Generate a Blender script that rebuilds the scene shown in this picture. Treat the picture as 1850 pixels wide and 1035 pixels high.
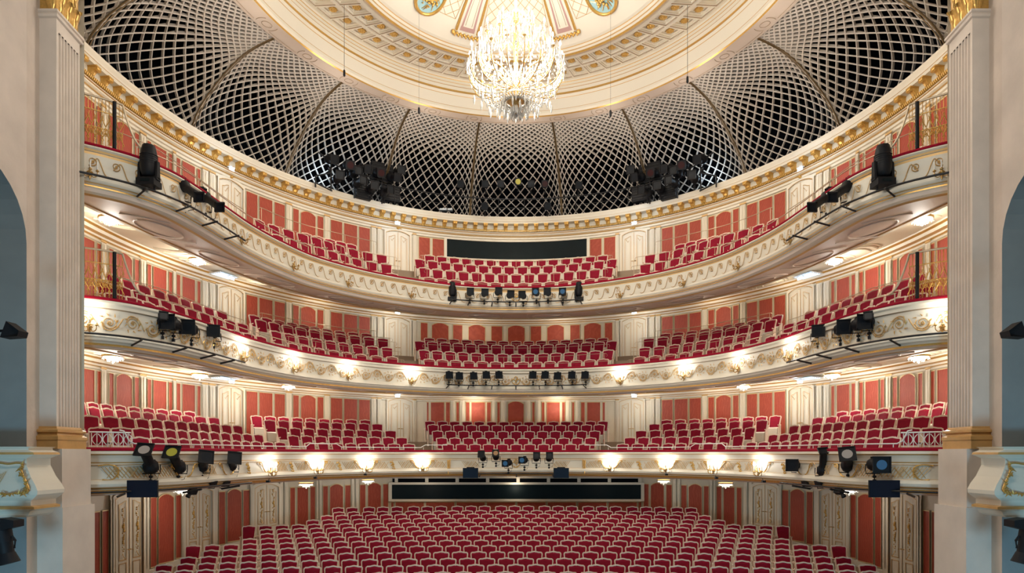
import bpy, math, random
from mathutils import Vector, Matrix
random.seed(7)
sin, cos, pi, rad = math.sin, math.cos, math.pi, math.radians
scene = bpy.context.scene
COL = scene.collection
for o in list(bpy.data.objects):
    bpy.data.objects.remove(o)

# ------------------------------------------------------------------ camera, world, big lights, exposure
K = 1.0956          # depth unit -> metres
F0 = 1077.0
CX, HY = 932.0, 819.0
cam_d = bpy.data.cameras.new('camera'); cam = bpy.data.objects.new('camera', cam_d); COL.objects.link(cam)
cam.location = (0, 0, 0); cam.rotation_euler = (pi/2, 0, 0)
cam_d.sensor_width = 36.0; cam_d.lens = F0*K/1850*36.0
cam_d.shift_x = -(CX-925.0)/1850; cam_d.shift_y = (HY-517.5)/1850
cam_d.clip_start = 0.1; cam_d.clip_end = 200
scene.camera = cam
scene.view_settings.view_transform = 'Standard'; scene.view_settings.look = 'None'
scene.view_settings.gamma = 1.0; scene.view_settings.use_curve_mapping = False
scene.view_settings.exposure = 0.0
try:
    scene.cycles.use_denoising = True
    scene.cycles.sample_clamp_indirect = 6.0
    scene.cycles.max_bounces = 7; scene.cycles.diffuse_bounces = 5; scene.cycles.glossy_bounces = 3
    scene.cycles.transmission_bounces = 4; scene.cycles.caustics_reflective = False; scene.cycles.caustics_refractive = False
except Exception: pass
world = bpy.data.worlds.new('world'); scene.world = world; world.use_nodes = True
world.node_tree.nodes['Background'].inputs[0].default_value = (0.42, 0.66, 0.80, 1)
world.node_tree.nodes['Background'].inputs[1].default_value = 0.15

def lamp(kind, loc, energy, color=(1, .84, .62), size=.2, rot=None, name='lamp_light', size_y=None, spot=None, blend=.6, spread=None):
    d = bpy.data.lights.new(name, kind); d.energy = energy; d.color = color
    if kind == 'AREA':
        d.size = size
        if size_y: d.shape = 'RECTANGLE'; d.size_y = size_y
        if spread: d.spread = spread
    elif kind in ('POINT', 'SPOT'): d.shadow_soft_size = size
    if kind == 'SPOT': d.spot_size = spot or 1.2; d.spot_blend = blend
    o = bpy.data.objects.new(name, d); COL.objects.link(o); o.location = loc
    if rot: o.rotation_euler = rot
    return o
WARM = (1.0, .88, .70); NEUT = (1.0, .96, .88); COOL = (.55, .8, 1.0)
def W(X, Z0, h): return (X, K*Z0, h)
def at_h(px, py, h):
    z = h*F0/(HY-py); return ((px-CX)/F0*z, K*z, h)
def at_z(px, py, z): return ((px-CX)/F0*z, K*z, (HY-py)/F0*z)
RC = 16.6
def P(th, r, h=0.0): return (r*sin(th), K*(RC+r*cos(th)), h)
def th_px(px, r):
    q = (px-CX)/F0
    return math.atan(q)+math.asin(max(-1, min(1, q*RC/(r*math.sqrt(1+q*q)))))

# chandelier and house lights
lamp('POINT', (0, K*RC, 10.9), 1500, NEUT, .9, name='chandelier_light')
lamp('POINT', (0, K*RC, 12.9), 420, NEUT, .8, name='chandelier_crown_light')
# stage working lights, high over the stage behind the camera, bluish
for sx_ in (-1, 1): lamp('AREA', (sx_*6.5, 4.5, -3.4), 260, (.33, .72, 1.0), 1.6, rot=(rad(88), 0, -sx_*rad(17)), size_y=1.2, name='stage_working_light')
# unseen warm area light added over the stage to brighten pilasters and fronts
lamp('AREA', (0, 6, 9.2), 700, (1.0, .90, .78), 8, rot=(rad(75), 0, 0), size_y=2, name='stage_fill_light')

# ------------------------------------------------------------------ materials
def nd(m): return m.node_tree.nodes, m.node_tree.links
def mat(name, col, rough=.5, metal=0.0, noise=0.0, nscale=6.0, bump=0.0, bscale=60.0, emit=None, estr=0.0, spec=None, trans=0.0, coat=0.0):
    m = bpy.data.materials.new(name); m.use_nodes = True
    n, l = nd(m); b = n['Principled BSDF']
    b.inputs['Base Color'].default_value = (*col, 1); b.inputs['Roughness'].default_value = rough
    b.inputs['Metallic'].default_value = metal
    if spec is not None: b.inputs['Specular IOR Level'].default_value = spec
    if trans: b.inputs['Transmission Weight'].default_value = trans
    if coat: b.inputs['Coat Weight'].default_value = coat
    if emit: b.inputs['Emission Color'].default_value = (*emit, 1); b.inputs['Emission Strength'].default_value = estr
    if noise:
        tc = n.new('ShaderNodeTexCoord'); t = n.new('ShaderNodeTexNoise'); t.inputs['Scale'].default_value = nscale; t.inputs['Detail'].default_value = 5
        mx = n.new('ShaderNodeMixRGB'); mx.blend_type = 'MULTIPLY'; mx.inputs[0].default_value = noise
        mx.inputs[1].default_value = (*col, 1)
        cr = n.new('ShaderNodeValToRGB'); cr.color_ramp.elements[0].position = .3; cr.color_ramp.elements[1].position = .7
        cr.color_ramp.elements[0].color = (.45, .45, .45, 1)
        l.new(tc.outputs['Object'], t.inputs['Vector']); l.new(t.outputs['Fac'], cr.inputs[0]); l.new(cr.outputs[0], mx.inputs[2]); l.new(mx.outputs[0], b.inputs['Base Color'])
    if bump:
        tc = n.new('ShaderNodeTexCoord'); t = n.new('ShaderNodeTexNoise'); t.inputs['Scale'].default_value = bscale
        bp = n.new('ShaderNodeBump'); bp.inputs['Strength'].default_value = bump; bp.inputs['Distance'].default_value = .02
        l.new(tc.outputs['Object'], t.inputs['Vector']); l.new(t.outputs['Fac'], bp.inputs['Height']); l.new(bp.outputs[0], b.inputs['Normal'])
    return m
M = {}
M['cream'] = mat('cream_paint', (.74, .66, .52), .45, noise=.10, nscale=3)
M['cream2'] = mat('pale_cream_paint', (.80, .735, .61), .5, noise=.06, nscale=2)
M['ceil'] = mat('ceiling_paint', (.82, .755, .63), .6)
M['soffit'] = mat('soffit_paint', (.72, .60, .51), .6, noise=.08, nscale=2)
M['gold'] = mat('gilding', (.78, .47, .13), .34, .55, noise=.35, nscale=30)
M['rimgold'] = mat('pale_gilt_rim', (.72, .53, .27), .45, .15)
M['goldline'] = mat('gilt_line', (.66, .42, .17), .45, .35)
M['bronze'] = mat('bronze_paint', (.16, .11, .05), .4, .5)
M['line'] = mat('brown_line_paint', (.42, .31, .21), .6)
M['velvet'] = mat('crimson_velvet', (.30, .005, .028), .75, noise=.35, nscale=9, spec=.2)
M['velvet_rail'] = mat('rail_velvet', (.30, .004, .022), .85, spec=.15)
M['seatframe'] = mat('seat_frame_paint', (.83, .66, .52), .4)
M['seatwood'] = mat('seat_shell_paint', (.72, .66, .55), .45)
M['black'] = mat('black_metal', (.008, .008, .010), .55, spec=.25)
M['blackgloss'] = mat('dark_glass', (.005, .011, .013), .5, noise=.4, nscale=2, spec=.12)
M['pipe'] = mat('black_pipe', (.02, .02, .022), .35, .3)
M['rail'] = mat('champagne_metal', (.60, .48, .33), .35, .5)
M['white_rail'] = mat('white_rail_paint', (.85, .82, .76), .35)
M['void'] = mat('void_black', (.006, .007, .010), 1.0, spec=0)
M['net'] = mat('lattice_plaster', (.60, .54, .48), .6)
M['netrib'] = mat('lattice_rib_metal', (.20, .13, .06), .4, .4)
M['brass'] = mat('brass', (.60, .38, .14), .3, .8)
M['bulb'] = mat('bulb_glow', (1, 1, 1), .5, emit=(1, .97, .91), estr=60)
M['bulb2'] = mat('sconce_flame_glow', (1, 1, 1), .5, emit=(1, .95, .85), estr=45)
M['candle'] = mat('candle_wax', (.85, .82, .75), .5)
M['crystal'] = mat('crystal_glass', (.93, .92, .88), .08, trans=.55, spec=.8)
M['crystal_lit'] = mat('lit_crystal_bowl', (.95, .93, .9), .2, emit=(1, .94, .82), estr=5)
M['exit'] = mat('exit_sign_panel', (.8, .9, 1), .4, emit=(.55, .78, 1), estr=2.5)
M['floor'] = mat('parquet', (.33, .22, .13), .45, noise=.3, nscale=4)
M['carpet'] = mat('balcony_floor', (.36, .27, .19), .7)
M['parquet_light'] = M['floor']
M['marble'] = mat('beige_stucco_marble', (.78, .685, .595), .35, noise=.22, nscale=2.2, bump=.05, bscale=30)
M['plaster'] = mat('pink_beige_plaster', (.70, .59, .50), .6, noise=.34, nscale=1.3, bump=.5, bscale=9)
M['ochre'] = mat('ochre_marble', (.66, .38, .13), .3, noise=.3, nscale=5)
M['niche'] = mat('blue_lit_niche_plaster', (.31, .34, .34), .8, noise=.2, nscale=2)  # blue of the stage light is put into the niche colour
M['medal'] = mat('pale_blue_field', (.40, .62, .66), .6)
M['mauve'] = mat('mauve_border_paint', (.50, .30, .27), .6)
M['lens'] = mat('spotlight_lens', (.010, .012, .016), .35, spec=.15)
M['lens_blue'] = mat('spotlight_lens_blue', (.02, .07, .14), .2, spec=.3, emit=(.15, .4, .75), estr=.12)
M['lens_yellow'] = mat('yellow_gel', (.45, .40, .04), .3, spec=.3)
M['lens_pale'] = mat('pale_gel', (.40, .34, .30), .3, spec=.3)
M['lens_amber'] = mat('amber_gel', (.40, .22, .10), .3, spec=.3)
M['lens_red'] = mat('red_gel', (.035, .006, .006), .3, spec=.2)
M['screen'] = mat('dark_blue_screen', (.003, .008, .022), .35, spec=.25)
M['silver'] = mat('bare_aluminium', (.6, .62, .65), .3, .9)
M['white'] = mat('white_plastic', (.7, .75, .8), .4)
def damask():
    m = bpy.data.materials.new('red_damask'); m.use_nodes = True
    n, l = nd(m); b = n['Principled BSDF']; b.inputs['Roughness'].default_value = .6
    tc = n.new('ShaderNodeTexCoord'); mp = n.new('ShaderNodeMapping'); mp.inputs['Scale'].default_value = (2.2, 2.2, 2.0)
    v = n.new('ShaderNodeTexVoronoi'); v.feature = 'SMOOTH_F1'; v.inputs['Scale'].default_value = 2.6
    w = n.new('ShaderNodeTexWave'); w.wave_type = 'RINGS'; w.inputs['Scale'].default_value = 1.7; w.inputs['Distortion'].default_value = 9; w.inputs['Detail'].default_value = 3
    mx = n.new('ShaderNodeMixRGB'); mx.inputs[1].default_value = (.35, .048, .023, 1); mx.inputs[2].default_value = (.46, .084, .042, 1)
    ma = n.new('ShaderNodeMath'); ma.operation = 'MULTIPLY'
    l.new(tc.outputs['Object'], mp.inputs[0]); l.new(mp.outputs[0], v.inputs['Vector']); l.new(mp.outputs[0], w.inputs['Vector'])
    l.new(v.outputs['Distance'], ma.inputs[0]); l.new(w.outputs['Fac'], ma.inputs[1]); l.new(ma.outputs[0], mx.inputs[0]); l.new(mx.outputs[0], b.inputs['Base Color'])
    return m
M['damask'] = damask()

# ------------------------------------------------------------------ mesh builder
class MB:
    def __init__(s): s.v = []; s.f = []; s.m = []; s.mats = []; s.sm = []
    def mi(s, m):
        if m not in s.mats: s.mats.append(m)
        return s.mats.index(m)
    def face(s, idx, m, smooth=False): s.f.append(idx); s.m.append(s.mi(m)); s.sm.append(smooth)
    def poly(s, pts, m, smooth=False):
        b = len(s.v); s.v += [tuple(p) for p in pts]; s.face(tuple(range(b, b+len(pts))), m, smooth)
    def grid(s, rows, m, smooth=True, closed=False):
        b = len(s.v); nr = len(rows); nc = len(rows[0])
        for r in rows: s.v += [tuple(p) for p in r]
        for i in range(nr-1):
            for j in range(nc if closed else nc-1):
                j2 = (j+1) % nc
                s.face((b+i*nc+j, b+i*nc+j2, b+(i+1)*nc+j2, b+(i+1)*nc+j), m, smooth)
    def box(s, c, d, m, rot=None, taper=1.0):
        b = len(s.v); x, y, z = d[0]/2, d[1]/2, d[2]/2
        pts = [(-x, -y, -z), (x, -y, -z), (x, y, -z), (-x, y, -z), (-x*taper, -y*taper, z), (x*taper, -y*taper, z), (x*taper, y*taper, z), (-x*taper, y*taper, z)]
        for p in pts:
            p = Vector(p)
            if rot is not None: p = rot @ p
            s.v.append((p.x+c[0], p.y+c[1], p.z+c[2]))
        for f in ((0, 3, 2, 1), (4, 5, 6, 7), (0, 1, 5, 4), (1, 2, 6, 5), (2, 3, 7, 6), (3, 0, 4, 7)): s.face(tuple(b+i for i in f), m)
    def hexa(s, a, bq, m):      # a, bq: matching quads
        b = len(s.v); s.v += [tuple(p) for p in a]+[tuple(p) for p in bq]
        for f in ((0, 3, 2, 1), (4, 5, 6, 7), (0, 1, 5, 4), (1, 2, 6, 5), (2, 3, 7, 6), (3, 0, 4, 7)): s.face(tuple(b+i for i in f), m)
    def tube(s, pts, r, m, n=6, caps=True, closed=False):
        pts = [Vector(p) for p in pts]; rows = []
        up = Vector((0, 0, 1)); N = len(pts)
        for i, p in enumerate(pts):
            a = pts[i-1] if i else (pts[-1] if closed else p); c = pts[i+1] if i < N-1 else (pts[0] if closed else p)
            t = (c-a)
            if t.length < 1e-9: t = Vector((0, 0, 1))
            t.normalize()
            u = t.cross(up)
            if u.length < .05: u = t.cross(Vector((0, 1, 0)))
            u.normalize(); w = u.cross(t)
            rr = r[i] if isinstance(r, (list, tuple)) else r
            rows.append([p+u*rr*cos(2*pi*k/n)+w*rr*sin(2*pi*k/n) for k in range(n)])
        if closed: rows.append(rows[0])
        s.grid(rows, m, n > 4, closed=True)
        if caps and not closed:
            s.poly(list(reversed(rows[0])), m); s.poly(rows[-1], m)
    def lathe(s, prof, c, m, n=10, axis=None):
        rows = []
        for r, z in prof:
            row = []
            for k in range(n):
                p = Vector((r*cos(2*pi*k/n), r*sin(2*pi*k/n), z))
                if axis is not None: p = axis @ p
                row.append((p.x+c[0], p.y+c[1], p.z+c[2]))
            rows.append(row)
        s.grid(rows, m, True, closed=True)
    def ball(s, c, r, m, n=6, k=4, sz=1.0):
        s.lathe([(max(1e-4, r*sin(pi*i/k)), -r*sz*cos(pi*i/k)) for i in range(k+1)], c, m, n)
    def add(s, o, mtx):
        b = len(s.v)
        s.v += [tuple(mtx @ Vector(p)) for p in o.v]
        mp = [s.mi(x) for x in o.mats]
        for f, k, sm in zip(o.f, o.m, o.sm): s.f.append(tuple(b+i for i in f)); s.m.append(mp[k]); s.sm.append(sm)
    def mesh(s, name):
        me = bpy.data.meshes.new(name); me.from_pydata(s.v, [], s.f)
        for x in s.mats: me.materials.append(x)
        me.polygons.foreach_set('material_index', s.m); me.polygons.foreach_set('use_smooth', s.sm); me.update()
        return me
    def obj(s, name, parent=None, **kw): return link(s.mesh(name), name, parent, **kw)
def link(data, name, parent=None, loc=None, rz=None, mtx=None, **kw):
    o = bpy.data.objects.new(name, data); COL.objects.link(o)
    if parent is not None: o.parent = parent
    if mtx is not None: o.matrix_world = mtx if parent is None else mtx
    if loc is not None: o.location = loc
    if rz is not None: o.rotation_euler = (0, 0, rz)
    for k, v in kw.items(): o[k] = v
    return o
def root(name, label, cat, loc=(0, 0, 0), rz=0, group=None, kind=None):
    o = link(None, name, None, loc=loc, rz=rz); o.empty_display_size = .1
    o['label'] = label; o['category'] = cat
    if group: o['group'] = group
    if kind: o['kind'] = kind
    return o
def struct(name, label, cat): return root(name, label, cat, kind='structure')

# ring sweep round the hall centre; every profile segment gets its own rows so corners stay crisp
def ring(mb, prof, mats, t0=-100, t1=100, step=1.5):
    n = max(2, int(round((t1-t0)/step)))
    ths = [rad(t0+(t1-t0)*i/n) for i in range(n+1)]
    for i in range(len(prof)-1):
        (r0, h0), (r1, h1) = prof[i], prof[i+1]
        m = mats[i] if isinstance(mats, (list, tuple)) else mats
        mb.grid([[P(t, r0, h0) for t in ths], [P(t, r1, h1) for t in ths]], m)

# horseshoe front of the balconies: half of the curve, (X, Z0)
HALF3 = [(0, 23.7), (1.3, 23.6), (2.63, 23.25), (4.09, 22.48), (5.13, 21.75), (6.04, 20.86), (6.85, 19.75), (7.36, 18.4), (7.66, 17.2), (7.80, 16.0), (7.90, 14.95), (8.06, 14.05), (8.41, 13.34), (8.79, 12.95), (9.26, 12.62), (9.9, 12.3)]
HALF2 = [(0, 23.7), (1.3, 23.63), (2.44, 23.42), (4.13, 22.66), (5.2, 21.95), (6.13, 21.1), (6.98, 20.0), (7.53, 18.68), (7.86, 17.4), (7.98, 16.2), (8.08, 15.2), (8.24, 14.3), (8.62, 13.45), (9.0, 13.05), (9.4, 12.82), (10.0, 12.5)]
def catmull(pts, n):
    out = []; N = len(pts)
    for i in range(N-1):
        p0 = pts[max(0, i-1)]; p1 = pts[i]; p2 = pts[i+1]; p3 = pts[min(N-1, i+2)]
        for k in range(n):
            t = k/n
            out.append(tuple(.5*((2*p1[a])+(-p0[a]+p2[a])*t+(2*p0[a]-5*p1[a]+4*p2[a]-p3[a])*t*t+(-p0[a]+3*p1[a]-3*p2[a]+p3[a])*t**3) for a in range(len(p1))))
    out.append(tuple(pts[-1])); return out
class Path:
    """polyline in the plan (metres), resampled evenly; normal points to the viewer side of the curve (into the hall)"""
    def __init__(s, pts, step=.12, metres=False):
        p = [Vector((x, y if metres else K*y)) for x, y in pts]
        L = [0]
        for a, b in zip(p, p[1:]): L.append(L[-1]+(b-a).length)
        s.len = L[-1]; n = max(2, int(s.len/step)); s.p = []; j = 0
        for i in range(n+1):
            d = s.len*i/n
            while j < len(L)-2 and L[j+1] < d: j += 1
            t = (d-L[j])/max(1e-9, L[j+1]-L[j]); s.p.append(p[j].lerp(p[j+1], t))
        s.n = []
        for i in range(n+1):
            t = s.p[min(n, i+1)]-s.p[max(0, i-1)]; t.normalize(); s.n.append(Vector((t.y, -t.x)))
        s.step = s.len/n
    def at(s, d):
        f = max(0, min(len(s.p)-1.0001, d/s.step)); i = int(f); t = f-i
        return s.p[i].lerp(s.p[i+1], t), s.n[i].lerp(s.n[i+1], t).normalized()
    def px(s, i): return CX+F0*s.p[i].x/(s.p[i].y/K)
    def d_px(s, px):
        for i in range(len(s.p)-1):
            a, b = s.px(i), s.px(i+1)
            if (a-px)*(b-px) <= 0 and a != b: return (i+(px-a)/(b-a))*s.step
        return 0 if abs(s.px(0)-px) < abs(s.px(len(s.p)-1)-px) else s.len
    def off(s, i, d): q = s.p[i]+s.n[i]*d; return q
def mirror_path(half, step=.12):
    return Path(catmull([(-x, z) for x, z in reversed(half)]+list(half[1:]), 6), step)
BAL = {3: mirror_path(HALF3), 2: mirror_path(HALF2), 1: mirror_path(HALF2)}
def sweep(mb, path, prof, mats, i0=0, i1=None):
    i1 = len(path.p)-1 if i1 is None else i1
    for k in range(len(prof)-1):
        (d0, h0), (d1, h1) = prof[k], prof[k+1]
        m = mats[k] if isinstance(mats, (list, tuple)) else mats
        mb.grid([[(*path.off(i, d0), h0) for i in range(i0, i1+1)], [(*path.off(i, d1), h1) for i in range(i0, i1+1)]], m)

# ------------------------------------------------------------------ walls by picture column
class Wall:
    def __init__(s, r, flat=None, zf=None): s.r = r; s.flat = flat; s.zf = zf
    def pt(s, px, h, off=0):
        if s.flat and abs(px-CX) <= s.flat:
            z = s.zf-off; return ((px-CX)/F0*z, K*z, h)
        return P(th_px(px, s.r-off), s.r-off, h)
WU = Wall(12.25); W1 = Wall(12.25, 166, 28.15); WS = Wall(11.4, 226, 26.57)
def wpoly(mb, wall, pts, o0, o1, m, mside=None):
    n = len(pts); f = [wall.pt(x, h, o1) for x, h in pts]; b = [wall.pt(x, h, o0) for x, h in pts]
    mb.poly(f, m)
    for i in range(n):
        j = (i+1) % n; mb.poly([f[i], b[i], b[j], f[j]], mside or m)
def rect(x0, x1, h0, h1): return [(x0, h0), (x1, h0), (x1, h1), (x0, h1)]
def arch(x0, x1, h0, h1, rise=.14, n=6):
    return [(x0, h0), (x1, h0)]+[(x1+(x0-x1)*i/n, h1+rise*(sin(pi*i/n)**.8 if 0 < i < n else 0)) for i in range(n+1)]
def wring(mb, wall, outer, inner, o0, o1, m):
    n = len(outer)
    for i in range(n):
        j = (i+1) % n
        a, b = outer[i], outer[j]; c, d = inner[j], inner[i]
        mb.poly([wall.pt(*a, o1), wall.pt(*b, o1), wall.pt(*c, o1), wall.pt(*d, o1)], m)
        mb.poly([wall.pt(*a, o1), wall.pt(*a, o0), wall.pt(*b, o0), wall.pt(*b, o1)], m)
        mb.poly([wall.pt(*d, o1), wall.pt(*c, o1), wall.pt(*c, o0), wall.pt(*d, o0)], m)
def damask_panel(parent, wall, x0, x1, h0, h1, arched=False, rim=1.0):
    sh = (lambda a, b, c, d: arch(a, b, c, d, .13)) if arched else rect
    mb = MB(); wpoly(mb, wall, sh(x0, x1, h0, h1), 0, .02, M['damask']); p = mb.obj('damask_panel', parent)
    mb = MB(); wring(mb, wall, sh(x0-rim*.6, x1+rim*.6, h0-.03*rim, h1+.03*rim), sh(x0, x1, h0, h1), 0, .035, M['rimgold']); mb.obj('gilt_frame', p)
    return p
# ================================================================== STRUCTURE
def floor_h(z): return -4.0+.11*(z-16.2)
def sweepwall(mb, wall, prof, mats, px0, px1, n=None):
    n = n or max(2, int(abs(px1-px0)/8))
    xs = [px0+(px1-px0)*i/n for i in range(n+1)]
    for k in range(len(prof)-1):
        (o0, h0), (o1, h1) = prof[k], prof[k+1]
        m = mats[k] if isinstance(mats, (list, tuple)) else mats
        mb.grid([[wall.pt(x, h0, o0) for x in xs], [wall.pt(x, h1, o1) for x in xs]], m)

# ---- stalls floor, raked towards the back
fl = struct('floor', 'raked parquet floor under the stalls seats', 'floor')
mb = MB(); mb.grid([[(x, K*z, floor_h(z) if z > 12 else floor_h(12)) for x in (-13, 0, 13)] for z in (1, 12, 16, 20, 24, 28)], M['floor'], False); mb.obj('floor_boards', fl)

# ---- upper rear wall
wr = struct('wall_rear', 'cream horseshoe rear wall of the balconies with red damask panels', 'wall')
mb = MB(); ring(mb, [(12.27, -1.2), (12.27, 10.25)], M['cream'], -108, 108, 2)
for s in (-1, 1):
    x = CX+s*166
    mb.poly([W1.pt(x, -1, 0), W1.pt(x, 2.8, 0), WU.pt(x, 2.8, 0), WU.pt(x, -1, 0)], M['cream'])
sweepwall(mb, W1, [(0, -1), (0, 2.8)], M['cream'], CX-166, CX+166, 1)
mb.obj('wall_surface', wr)
SIDE = [(140, 170.5, 0), (176, 182, 0), (198, 205, 0), (211, 238.5, 1), (244, 251, 0), (267, 273, 0), (277.5, 300.5, 0), (305.5, 311, 0), (319.5, 325.5, 0), (330, 352, 0), (357, 362, 0),
        (445.5, 465, 0), (469, 492, 0), (496.5, 514.5, 0), (530, 539.6, 0), (544, 570, 1), (574, 584, 0), (598, 618, 0), (622, 645, 0), (649, 668, 0)]
C2 = [(760.4, 772, 0), (780.6, 810, 1), (818.8, 835, 0), (846.7, 876, 1), (888, 907, 0), (918, 947.7, 1), (959, 977.5, 0), (989, 1018.5, 1), (1030.5, 1047, 0), (1055.5, 1085.5, 1), (1093, 1106, 0)]
C3 = [(757, 776.5, 0), (781.7, 801.8, 0), (1066, 1086.5, 0), (1091.5, 1111.5, 0)]
C1 = [(767.7, 774, 0), (778.6, 802, 0), (806, 812.5, 0), (825, 829, 0), (842, 848, 0), (852, 876, 0), (880, 886.5, 0), (898.8, 902.7, 0), (918, 946, 1), (962, 965.6, 0), (979, 983.5, 0), (988, 1011, 0), (1015.7, 1020.4, 0), (1033.8, 1037, 0), (1050, 1056, 0), (1061, 1084, 0), (1089, 1095, 0)]
TOPS = {1: 2.40, 2: 6.13, 3: 10.13}
STRIPS = [(183.5, 192), (254, 264), (313, 318), (366, 376), (379, 389), (517, 527), (586.5, 595.5), (671, 679), (682, 689), (746, 752)]
for t in (1, 2, 3):
    T = TOPS[t]
    for (a, b, ar) in SIDE:
        damask_panel(wr, WU, a, b, T-1.95, T-(.08 if ar else 0), ar, .6)
        damask_panel(wr, WU, 2*CX-b, 2*CX-a, T-1.95, T-(.08 if ar else 0), ar)
    for (a, b, ar) in {1: C1, 2: C2, 3: C3}[t]:
        w = W1 if t == 1 else WU
        damask_panel(wr, w, a, b, T-(1.3 if t == 3 else 1.95), T-(.08 if ar else 0)+(0 if t != 3 else .02), ar)
    mb = MB()
    for a, b in STRIPS:
        for (x0, x1) in ((a, b), (2*CX-b, 2*CX-a)):
            w = x1-x0
            wpoly(mb, WU, rect(x0, x1, T-2.3, T+.1), 0, .05, M['cream2'])
            wpoly(mb, WU, rect(x0+w*.2, x0+w*.4, T-2.2, T+.02), .04, .075, M['cream'])
            wpoly(mb, WU, rect(x0+w*.6, x0+w*.8, T-2.2, T+.02), .04, .075, M['cream'])
            wpoly(mb, WU, rect(x0-w*.1, x1+w*.1, T+.08, T+.14), 0, .1, M['goldline'])
    if t == 1:
        for a, b in ((814.5, 823), (831, 840), (888.5, 897), (905, 915), (949, 958), (968, 977), (1022.5, 1031.5), (1039, 1048)):
            wpoly(mb, W1, rect(a, b, .4, 2.46), 0, .05, M['cream2']); wpoly(mb, W1, rect(a+3, b-3, .45, 2.4), .04, .08, M['cream'])
    mb.obj('pilaster_strips', wr)
# wall cornices under the soffits and the lit cove
for t, hh in ((2, 6.17), (1, 2.44)):
    mb = MB(); prof = [(.0, hh), (.05, hh+.02), (.05, hh+.08), (.14, hh+.10), (.16, hh+.15), (.30, hh+.17), (.34, hh+.25), (.42, hh+.29), (.44, hh+.33)]
    mm = [M['cream2'], M['cream2'], M['gold'], M['cream2'], M['goldline'], M['cream2'], M['gold'], M['cream2']]
    ring(mb, [(12.25-o, h) for o, h in prof], mm, -106, 106, 2)
    if t == 1: sweepwall(mb, W1, prof, mm, CX-166, CX+166, 1)
    mb.obj('wall_cornice', wr)

# ---- projection window and sound window
def window(n, label, wall, x0, x1, h0, h1, fx, fh, cols):
    w = struct('window_%d' % n, label, 'window')
    mb = MB(); sweepwall(mb, wall, [(.03, h0), (.03, h1)], M['blackgloss'], x0, x1, cols); mb.obj('glass', w)
    mb = MB()
    for (a, b, c, d) in ((x0-fx, x0, h0-fh, h1+fh), (x1, x1+fx, h0-fh, h1+fh)): wpoly(mb, wall, rect(a, b, c, d), 0, .09, M['cream2'])
    for (c, d) in ((h0-fh, h0), (h1, h1+fh)): sweepwall(mb, wall, [(0, c), (.09, c), (.09, d), (0, d)], M['cream2'], x0-fx, x1+fx, cols)
    mb.obj('window_frame', w); return w
w2 = window(1, 'long dark window in the rear wall of the top balcony', WU, 807.5, 1060, 9.35, 10.2, 5, .09, 16)
w1 = window(2, 'very long dark control window behind the last stalls row', WS, 708, 1158, -2.03, -1.385, 6, .10, 2)
mb = MB()
for k in range(9): wpoly(mb, WS, rect(713+k*55-(0 if k else 0), 713+k*55+6, -1.33, -1.05), .0, .07, M['cream2'])
wpoly(mb, WS, rect(709, 1155, -1.285, -1.12), -.01, .02, M['void']); mb.obj('transom_vents', w1)

# ---- stalls wall
ws = struct('wall_stalls', 'cream wall round the stalls with tall red damask panels', 'wall')
mb = MB()
ths = [th_px(x, 11.42) for x in range(100, 709, 12)]
xsl = list(range(80, 1785, 8))
mb.grid([[WS.pt(x, -4.6, -.02) for x in xsl], [WS.pt(x, -1.0, -.02) for x in xsl]], M['cream'])
mb.obj('wall_surface', ws)
def both(lst): return lst+[(2*CX-b, 2*CX-a, *r) for a, b, *r in lst]
SP = [(165, 180.4, 2), (185.4, 196, 2), (272.5, 283, 0), (286.8, 313.8, 1), (318.3, 327, 0), (395.9, 406.6, 0), (411.3, 436, 1), (440, 450.7, 0), (524.8, 532.8, 0), (537.5, 556.5, 0), (561, 569, 0), (584, 592, 0), (596.4, 619.5, 1), (624, 633, 0), (650.6, 660, 0), (665, 688, 1), (692.5, 701, 0)]
for a, b, k in both(SP):
    z = WS.pt((a+b)/2, 0)[1]/K
    damask_panel(ws, WS, a, b, floor_h(z)+.24, -1.60 if k == 2 else (-1.43 if k else -1.37), k == 1)
for a, b in [(707, 710.8)]+[(716+55*i-1, 766.5+55*i-1) for i in range(8)]+[(1154, 1158)]:
    damask_panel(ws, WS, a, b, -3.0, -2.18)
mb = MB()
for a, b in both([(199, 203.5), (264, 270), (328.5, 333), (387, 393.5), (452, 457.5), (506, 511), (514, 520), (571.5, 575), (577, 581.5), (635, 640), (642.5, 648)]):
    z = WS.pt((a+b)/2, 0)[1]/K; w = b-a
    wpoly(mb, WS, rect(a, b, floor_h(z)+.02, -1.05), 0, .06, M['cream2'])
    wpoly(mb, WS, rect(a+w*.3, b-w*.3, floor_h(z)+.3, -1.3), .05, .09, M['cream'])
mb.obj('pilaster_strips', ws)
mb = MB()
rowsb = [[(lambda p: (p[0], p[1], floor_h(p[1]/K)+hh))(WS.pt(x, 0, o)) for x in xsl] for o, hh in ((0, .2), (.05, .18), (.05, 0))]
mb.grid(rowsb, M['cream2'], False); bb = mb.obj('baseboard_stalls'); bb['kind'] = 'structure'; bb['label'] = 'cream baseboard along the stalls wall'; bb['category'] = 'baseboard'

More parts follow.
